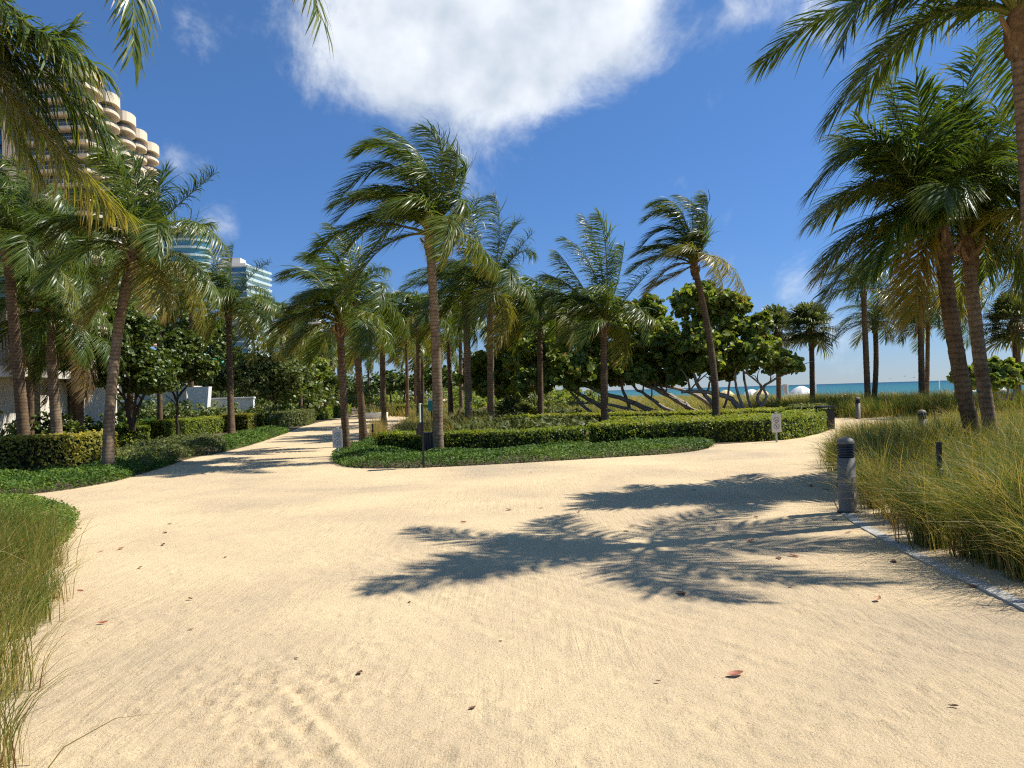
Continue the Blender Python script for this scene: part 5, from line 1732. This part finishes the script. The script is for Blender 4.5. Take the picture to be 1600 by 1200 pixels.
# people on the beach, only heads and shoulders clear the grass
def person_mesh():
    J = {'pel': (0, 0, .95, .13), 'wst': (0, 0, 1.1, .12), 'chs': (0, 0, 1.32, .15), 'nck': (0, 0, 1.5, .055), 'hd1': (0, -.01, 1.6, .085), 'hd2': (0, -.01, 1.7, .085),
         'sl': (-.17, 0, 1.42, .06), 'el': (-.24, .02, 1.15, .045), 'hl': (-.24, -.06, .92, .035), 'sr': (.17, 0, 1.42, .06), 'er': (.25, .02, 1.15, .045), 'hr': (.24, -.08, .92, .035),
         'tl': (-.09, 0, .88, .09), 'kl': (-.10, -.02, .5, .065), 'al': (-.10, .02, .09, .045), 'fl': (-.10, -.12, .04, .04), 'tr': (.09, 0, .88, .09), 'kr': (.10, -.02, .5, .065), 'ar': (.11, .02, .09, .045), 'fr': (.12, -.12, .04, .04)}
    E_ = [('pel', 'wst'), ('wst', 'chs'), ('chs', 'nck'), ('nck', 'hd1'), ('hd1', 'hd2'), ('chs', 'sl'), ('sl', 'el'), ('el', 'hl'), ('chs', 'sr'), ('sr', 'er'), ('er', 'hr'),
          ('pel', 'tl'), ('tl', 'kl'), ('kl', 'al'), ('al', 'fl'), ('pel', 'tr'), ('tr', 'kr'), ('kr', 'ar'), ('ar', 'fr')]
    ks = list(J)
    me = bpy.data.meshes.new('person')
    me.from_pydata([J[k][:3] for k in ks], [(ks.index(a), ks.index(b)) for a, b in E_], [])
    o = bpy.data.objects.new('person_tmp', me)
    COL.objects.link(o)
    o.modifiers.new('s', 'SKIN')
    for k, v in zip(ks, me.skin_vertices[0].data):
        v.radius = (J[k][3], J[k][3])
        v.use_root = (k == 'pel')
    sb = o.modifiers.new('d', 'SUBSURF')
    sb.levels = sb.render_levels = 1
    dg = bpy.context.evaluated_depsgraph_get()
    out = bpy.data.meshes.new_from_object(o.evaluated_get(dg))
    bpy.data.objects.remove(o)
    out.materials.clear()
    for m_ in (M['skin'], M['shirt'], M['dark_shirt'], M['darkwood']):
        out.materials.append(m_)
    for p in out.polygons:
        z = p.center.z
        p.use_smooth = True
        p.material_index = 3 if (z > 1.66 or (z > 1.58 and p.center.y > 0.02)) else (1 if 1.05 < z < 1.48 else (2 if 0.45 < z < 1.05 and abs(p.center.x) < 0.2 else 0))
    return out


pm_ = person_mesh()
pm_dark = pm_.copy()
for p in pm_dark.polygons:
    if p.material_index == 1:
        p.material_index = 2
for px_, dep_, me_, lab_ in ((1319, 78.0, pm_, 'person in a white top on the beach right of the white umbrella'), (1399, 90.0, pm_dark, 'small dark-clad person on the beach left of the close dune palms'),
                             (1451, 85.0, pm_dark, 'dark-clad person standing right beside the close dune palms'), (1334, 84.0, pm_dark, 'dark-clad person just left of the first dune palm trunks')):
    b_ = on_ground(px_, dep_)
    o_ = ob('person', me_)
    o_.location = b_
    o_.rotation_euler = (0, 0, px_ * 1.7)
    tag(o_, lab_, 'person', 'people on the beach')


# gulls above the sea
def gull(bm):
    pts = [(-0.6, 0.05, 0.10), (-0.3, 0.12, 0.18), (-0.3, -0.05, 0.18), (0, 0.10, 0.0), (0, -0.08, 0.0), (0.3, 0.12, 0.18), (0.3, -0.05, 0.18), (0.6, 0.05, 0.10), (0, 0.35, 0.0), (0, -0.35, -0.02), (0, 0.05, -0.08)]
    v = [bm.verts.new(p) for p in pts]
    for f in ((0, 1, 2), (1, 3, 4, 2), (3, 5, 6, 4), (5, 7, 6), (8, 3, 10), (9, 4, 10), (3, 4, 10)):
        bm.faces.new([v[k] for k in f])


gm = bm_mesh('gull', gull)
for px_, py_, lab_ in ((1414, 588, 'largest dark gull gliding low over the sea'), (1391, 592, 'small gull low over the sea, left of the largest'), (1428, 590, 'small gull low over the sea, right of the largest')):
    o_ = ob('gull', gm, M['bird'])
    o_.location = at(px_, py_, 230.0)
    o_.rotation_euler = (0.2, 0, px_)
    tag(o_, lab_, 'bird', 'gulls over the sea')

# ------------------------------------------------------------------ fallen leaves
leaf_mats = [plain('dry_leaf_red', (0.36, 0.12, 0.06), 0.6, 0.35, 14.0), plain('dry_leaf_brown', (0.15, 0.075, 0.035), 0.65, 0.4, 14.0), plain('dry_leaf_tan', (0.42, 0.24, 0.12), 0.6, 0.35, 14.0)]


def leaf_variant(k):
    rr = random.Random(k)

    def fn(bm):
        n, L = 7, 0.5
        curl, lift = rr.uniform(0.1, 0.55), rr.uniform(0.05, 0.3)
        rows = []
        for i_ in range(n + 1):
            t = i_ / n
            w = 0.30 * math.sin(math.pi * min(1, t * 0.96 + 0.02)) ** 0.75
            y = (t - 0.5)
            z = lift * (2 * t - 1) ** 2 * 0.5
            rows.append([bm.verts.new((-w * math.cos(curl), y, z + w * math.sin(curl))), bm.verts.new((-w * 0.5, y, z + w * 0.25 * math.sin(curl))), bm.verts.new((0, y, z)),
                         bm.verts.new((w * 0.5, y, z + w * 0.25 * math.sin(curl))), bm.verts.new((w * math.cos(curl), y, z + w * math.sin(curl) * rr.uniform(0.7, 1.3)))])
        for a, b in zip(rows[:-1], rows[1:]):
            for j in range(4):
                bm.faces.new((a[j], a[j + 1], b[j + 1], b[j]))
        for s in (0,):
            c = [bm.verts.new((x, y, z)) for x, y, z in ((-0.012, -0.5, lift * 0.5), (0.012, -0.5, lift * 0.5), (0.012, -0.72, lift * 0.5 + 0.04), (-0.012, -0.72, lift * 0.5 + 0.04))]
            bm.faces.new(c)
    return bm_mesh('fallen_leaf', fn, True)


lv = [leaf_variant(k) for k in range(6)]
lvm = []
for k, me in enumerate(lv):
    for m_ in leaf_mats:
        c = me.copy()
        c.materials.append(m_)
        lvm.append(c)
spots = [(1149, 1056, .16, 0, 'largest red-brown fallen leaf, lower right of the open sand'), (562, 1053, .10, 1, 'curled dark fallen leaf above the footprints'), (297, 937, .09, 1, 'small brown fallen leaf left of the sand, below the trio of leaves'),
         (988, 822, .17, 0, 'reddish fallen leaf just above the palm shadow centre, largest of its pair'), (978, 831, .12, 1, 'dark fallen leaf just above the palm shadow centre, smaller of its pair'), (1065, 929, .17, 1, 'dark fallen leaf lying in the lowest lobe of the palm shadow'),
         (1267, 760, .22, 0, 'red-brown fallen leaf in shade left of the nearest bollard'), (1290, 765, .2, 2, 'tan fallen leaf in shade close to the nearest bollard'), (724, 817, .14, 0, 'orange fallen leaf left of the upper palm shadow'), (795, 797, .15, 1, 'brown fallen leaf on bright sand nearest the island front'),
         (846, 794, .12, 1, 'brown fallen leaf just right of the one nearest the island'), (905, 800, .12, 1, 'small brown fallen leaf left of the upper palm shadow'), (189, 858, .13, 0, 'red fallen leaf right of the near left grass'), (158, 862, .11, 2, 'pale fallen leaf close to the near left grass'),
         (219, 888, .11, 1, 'brown fallen leaf below the red one at left'), (266, 819, .12, 1, 'upper brown fallen leaf of the column at left'), (258, 833, .12, 1, 'second brown fallen leaf of the column at left'), (255, 852, .12, 1, 'third brown fallen leaf of the column at left'),
         (110, 833, .22, 0, 'bright red fallen leaf at the tip of the low green creeper'), (100, 846, .16, 0, 'smaller red fallen leaf at the edge of the near left grass'), (160, 975, .12, 0, 'pinkish fallen leaf right of the near left grass'), (126, 924, .10, 0, 'pink fallen leaf half under the near left grass'),
         (1217, 873, .15, 1, 'brown fallen leaf right of the palm shadow'), (1240, 870, .17, 0, 'red fallen leaf right of the palm shadow'), (1173, 846, .16, 0, 'red fallen leaf in a sunny gap of the palm shadow'), (1182, 809, .14, 1, 'dark fallen leaf between the two palm shadows'),
         (1371, 938, .15, 2, 'tan fallen leaf on sand left of the concrete edging'), (1325, 833, .13, 2, 'pale fallen leaf on the concrete edging below the bollard'), (1305, 813, .14, 1, 'dark fallen leaf at the foot of the bollard'), (1236, 917, .07, 1, 'tiny dark fallen leaf right of the lowest shadow lobe'),
         (925, 838, .1, 0, 'small red fallen leaf inside the palm shadow'), (1397, 878, .16, 1, 'dark fallen leaf on the sand beside the edging'), (1520, 918, .13, 0, 'reddish fallen leaf by the edging under the near grass'), (298, 985, .07, 1, 'tiny dark twig-like leaf on the sand at left'),
         (463, 1030, .05, 1, 'tiny dark leaf left of the curled dark leaf'), (640, 942, .06, 1, 'tiny dark leaf below the left shadow tips'), (782, 1004, .05, 1, 'tiny dark leaf in the middle of the open sand'), (1028, 1066, .05, 1, 'tiny dark leaf left of the largest red-brown leaf'),
         (1490, 1106, .08, 1, 'small dark leaf at the lower right of the sand'), (738, 1108, .07, 1, 'small dark leaf at the lower middle of the sand'), (830, 738, .13, 1, 'brown fallen leaf on sand near the island front edge'), (1085, 766, .14, 1, 'dark fallen leaf above the upper palm shadow'),
         (352, 872, .08, 1, 'small dark leaf on bright sand left of centre')]
for k, (px_, py_, L_, m_, lab_) in enumerate(spots):
    rr = random.Random(k + 5)
    p = gnd(px_, py_)
    o_ = ob('fallen_leaf', lvm[(k % 6) * 3 + m_])
    o_.location = (p.x, p.y, 0.008)
    L_ = L_ * 0.64
    o_.scale = (L_ * 0.9, L_, L_ * 0.8)
    o_.rotation_euler = (rr.uniform(-.15, .15), rr.uniform(-.15, .15), rr.uniform(0, 6.28))
    tag(o_, lab_, 'leaf', 'fallen leaves on the sand')

# ------------------------------------------------------------------ far planting
def far_mass(name, label, pts, r0, r1, size, per, mat, seed):
    rng = np.random.default_rng(seed)
    bl = []
    for (x, y, z) in pts:
        r = r0 + (r1 - r0) * rng.random()
        bl.append((x, y, z + r * 0.3, r * 1.2, r * 1.2, r))
    o = ob(name, crown_mesh(bl, size, per, rng, False), M[mat])
    tag(o, label, 'trees', None, 'stuff')


fr = np.random.default_rng(99)
far_mass('far_wood', 'far-off belt of dark trees closing the view beyond the path', [(-70 + 68 * k / 46 + fr.normal(0, 2), 150 + fr.random() * 40, 0.6 + 2.0 * fr.random()) for k in range(46)], 2.5, 4.5, 0.7, 170, 'tree', 1)
far_mass('far_wood', 'shrubs and low trees massed behind the left hedges and garden wall', [(-38 + 26 * k / 30 - 0.0 + fr.normal(0, 1), 52 + fr.random() * 30, 0.2 + 1.2 * fr.random()) for k in range(30)], 1.2, 2.2, 0.3, 330, 'tree', 2)
far_mass('far_wood', 'low shrubs on the right of the far path among the slender palms', [(-5.0 + 11 * fr.random(), 62 + 40 * fr.random(), 0.1) for k in range(26)], 0.8, 1.7, 0.3, 260, 'grape', 3)
far_mass('far_wood', 'shrubs under the left palms in front of the shaded cream wall', [(-21 + 6.0 * fr.random(), 25 + 7 * fr.random(), 0.2) for k in range(16)], 0.5, 0.95, 0.16, 300, 'tree', 4)
far_mass('far_wood', 'shrubs against the white garden wall on the left', [(-29 + 14.5 * k / 22 + fr.normal(0, .4), 44.5 + 2.5 * fr.random(), 0.1 + 0.5 * fr.random()) for k in range(22)], 0.7, 1.2, 0.2, 300, 'wispy', 5)
far_mass('far_wood', 'low shrub belt far beyond the slender palms right of the path', [(-27 + 38 * k / 34 + fr.normal(0, 1), 118 + 40 * fr.random(), 0.0) for k in range(34)], 1.3, 2.6, 0.5, 170, 'grape', 6)
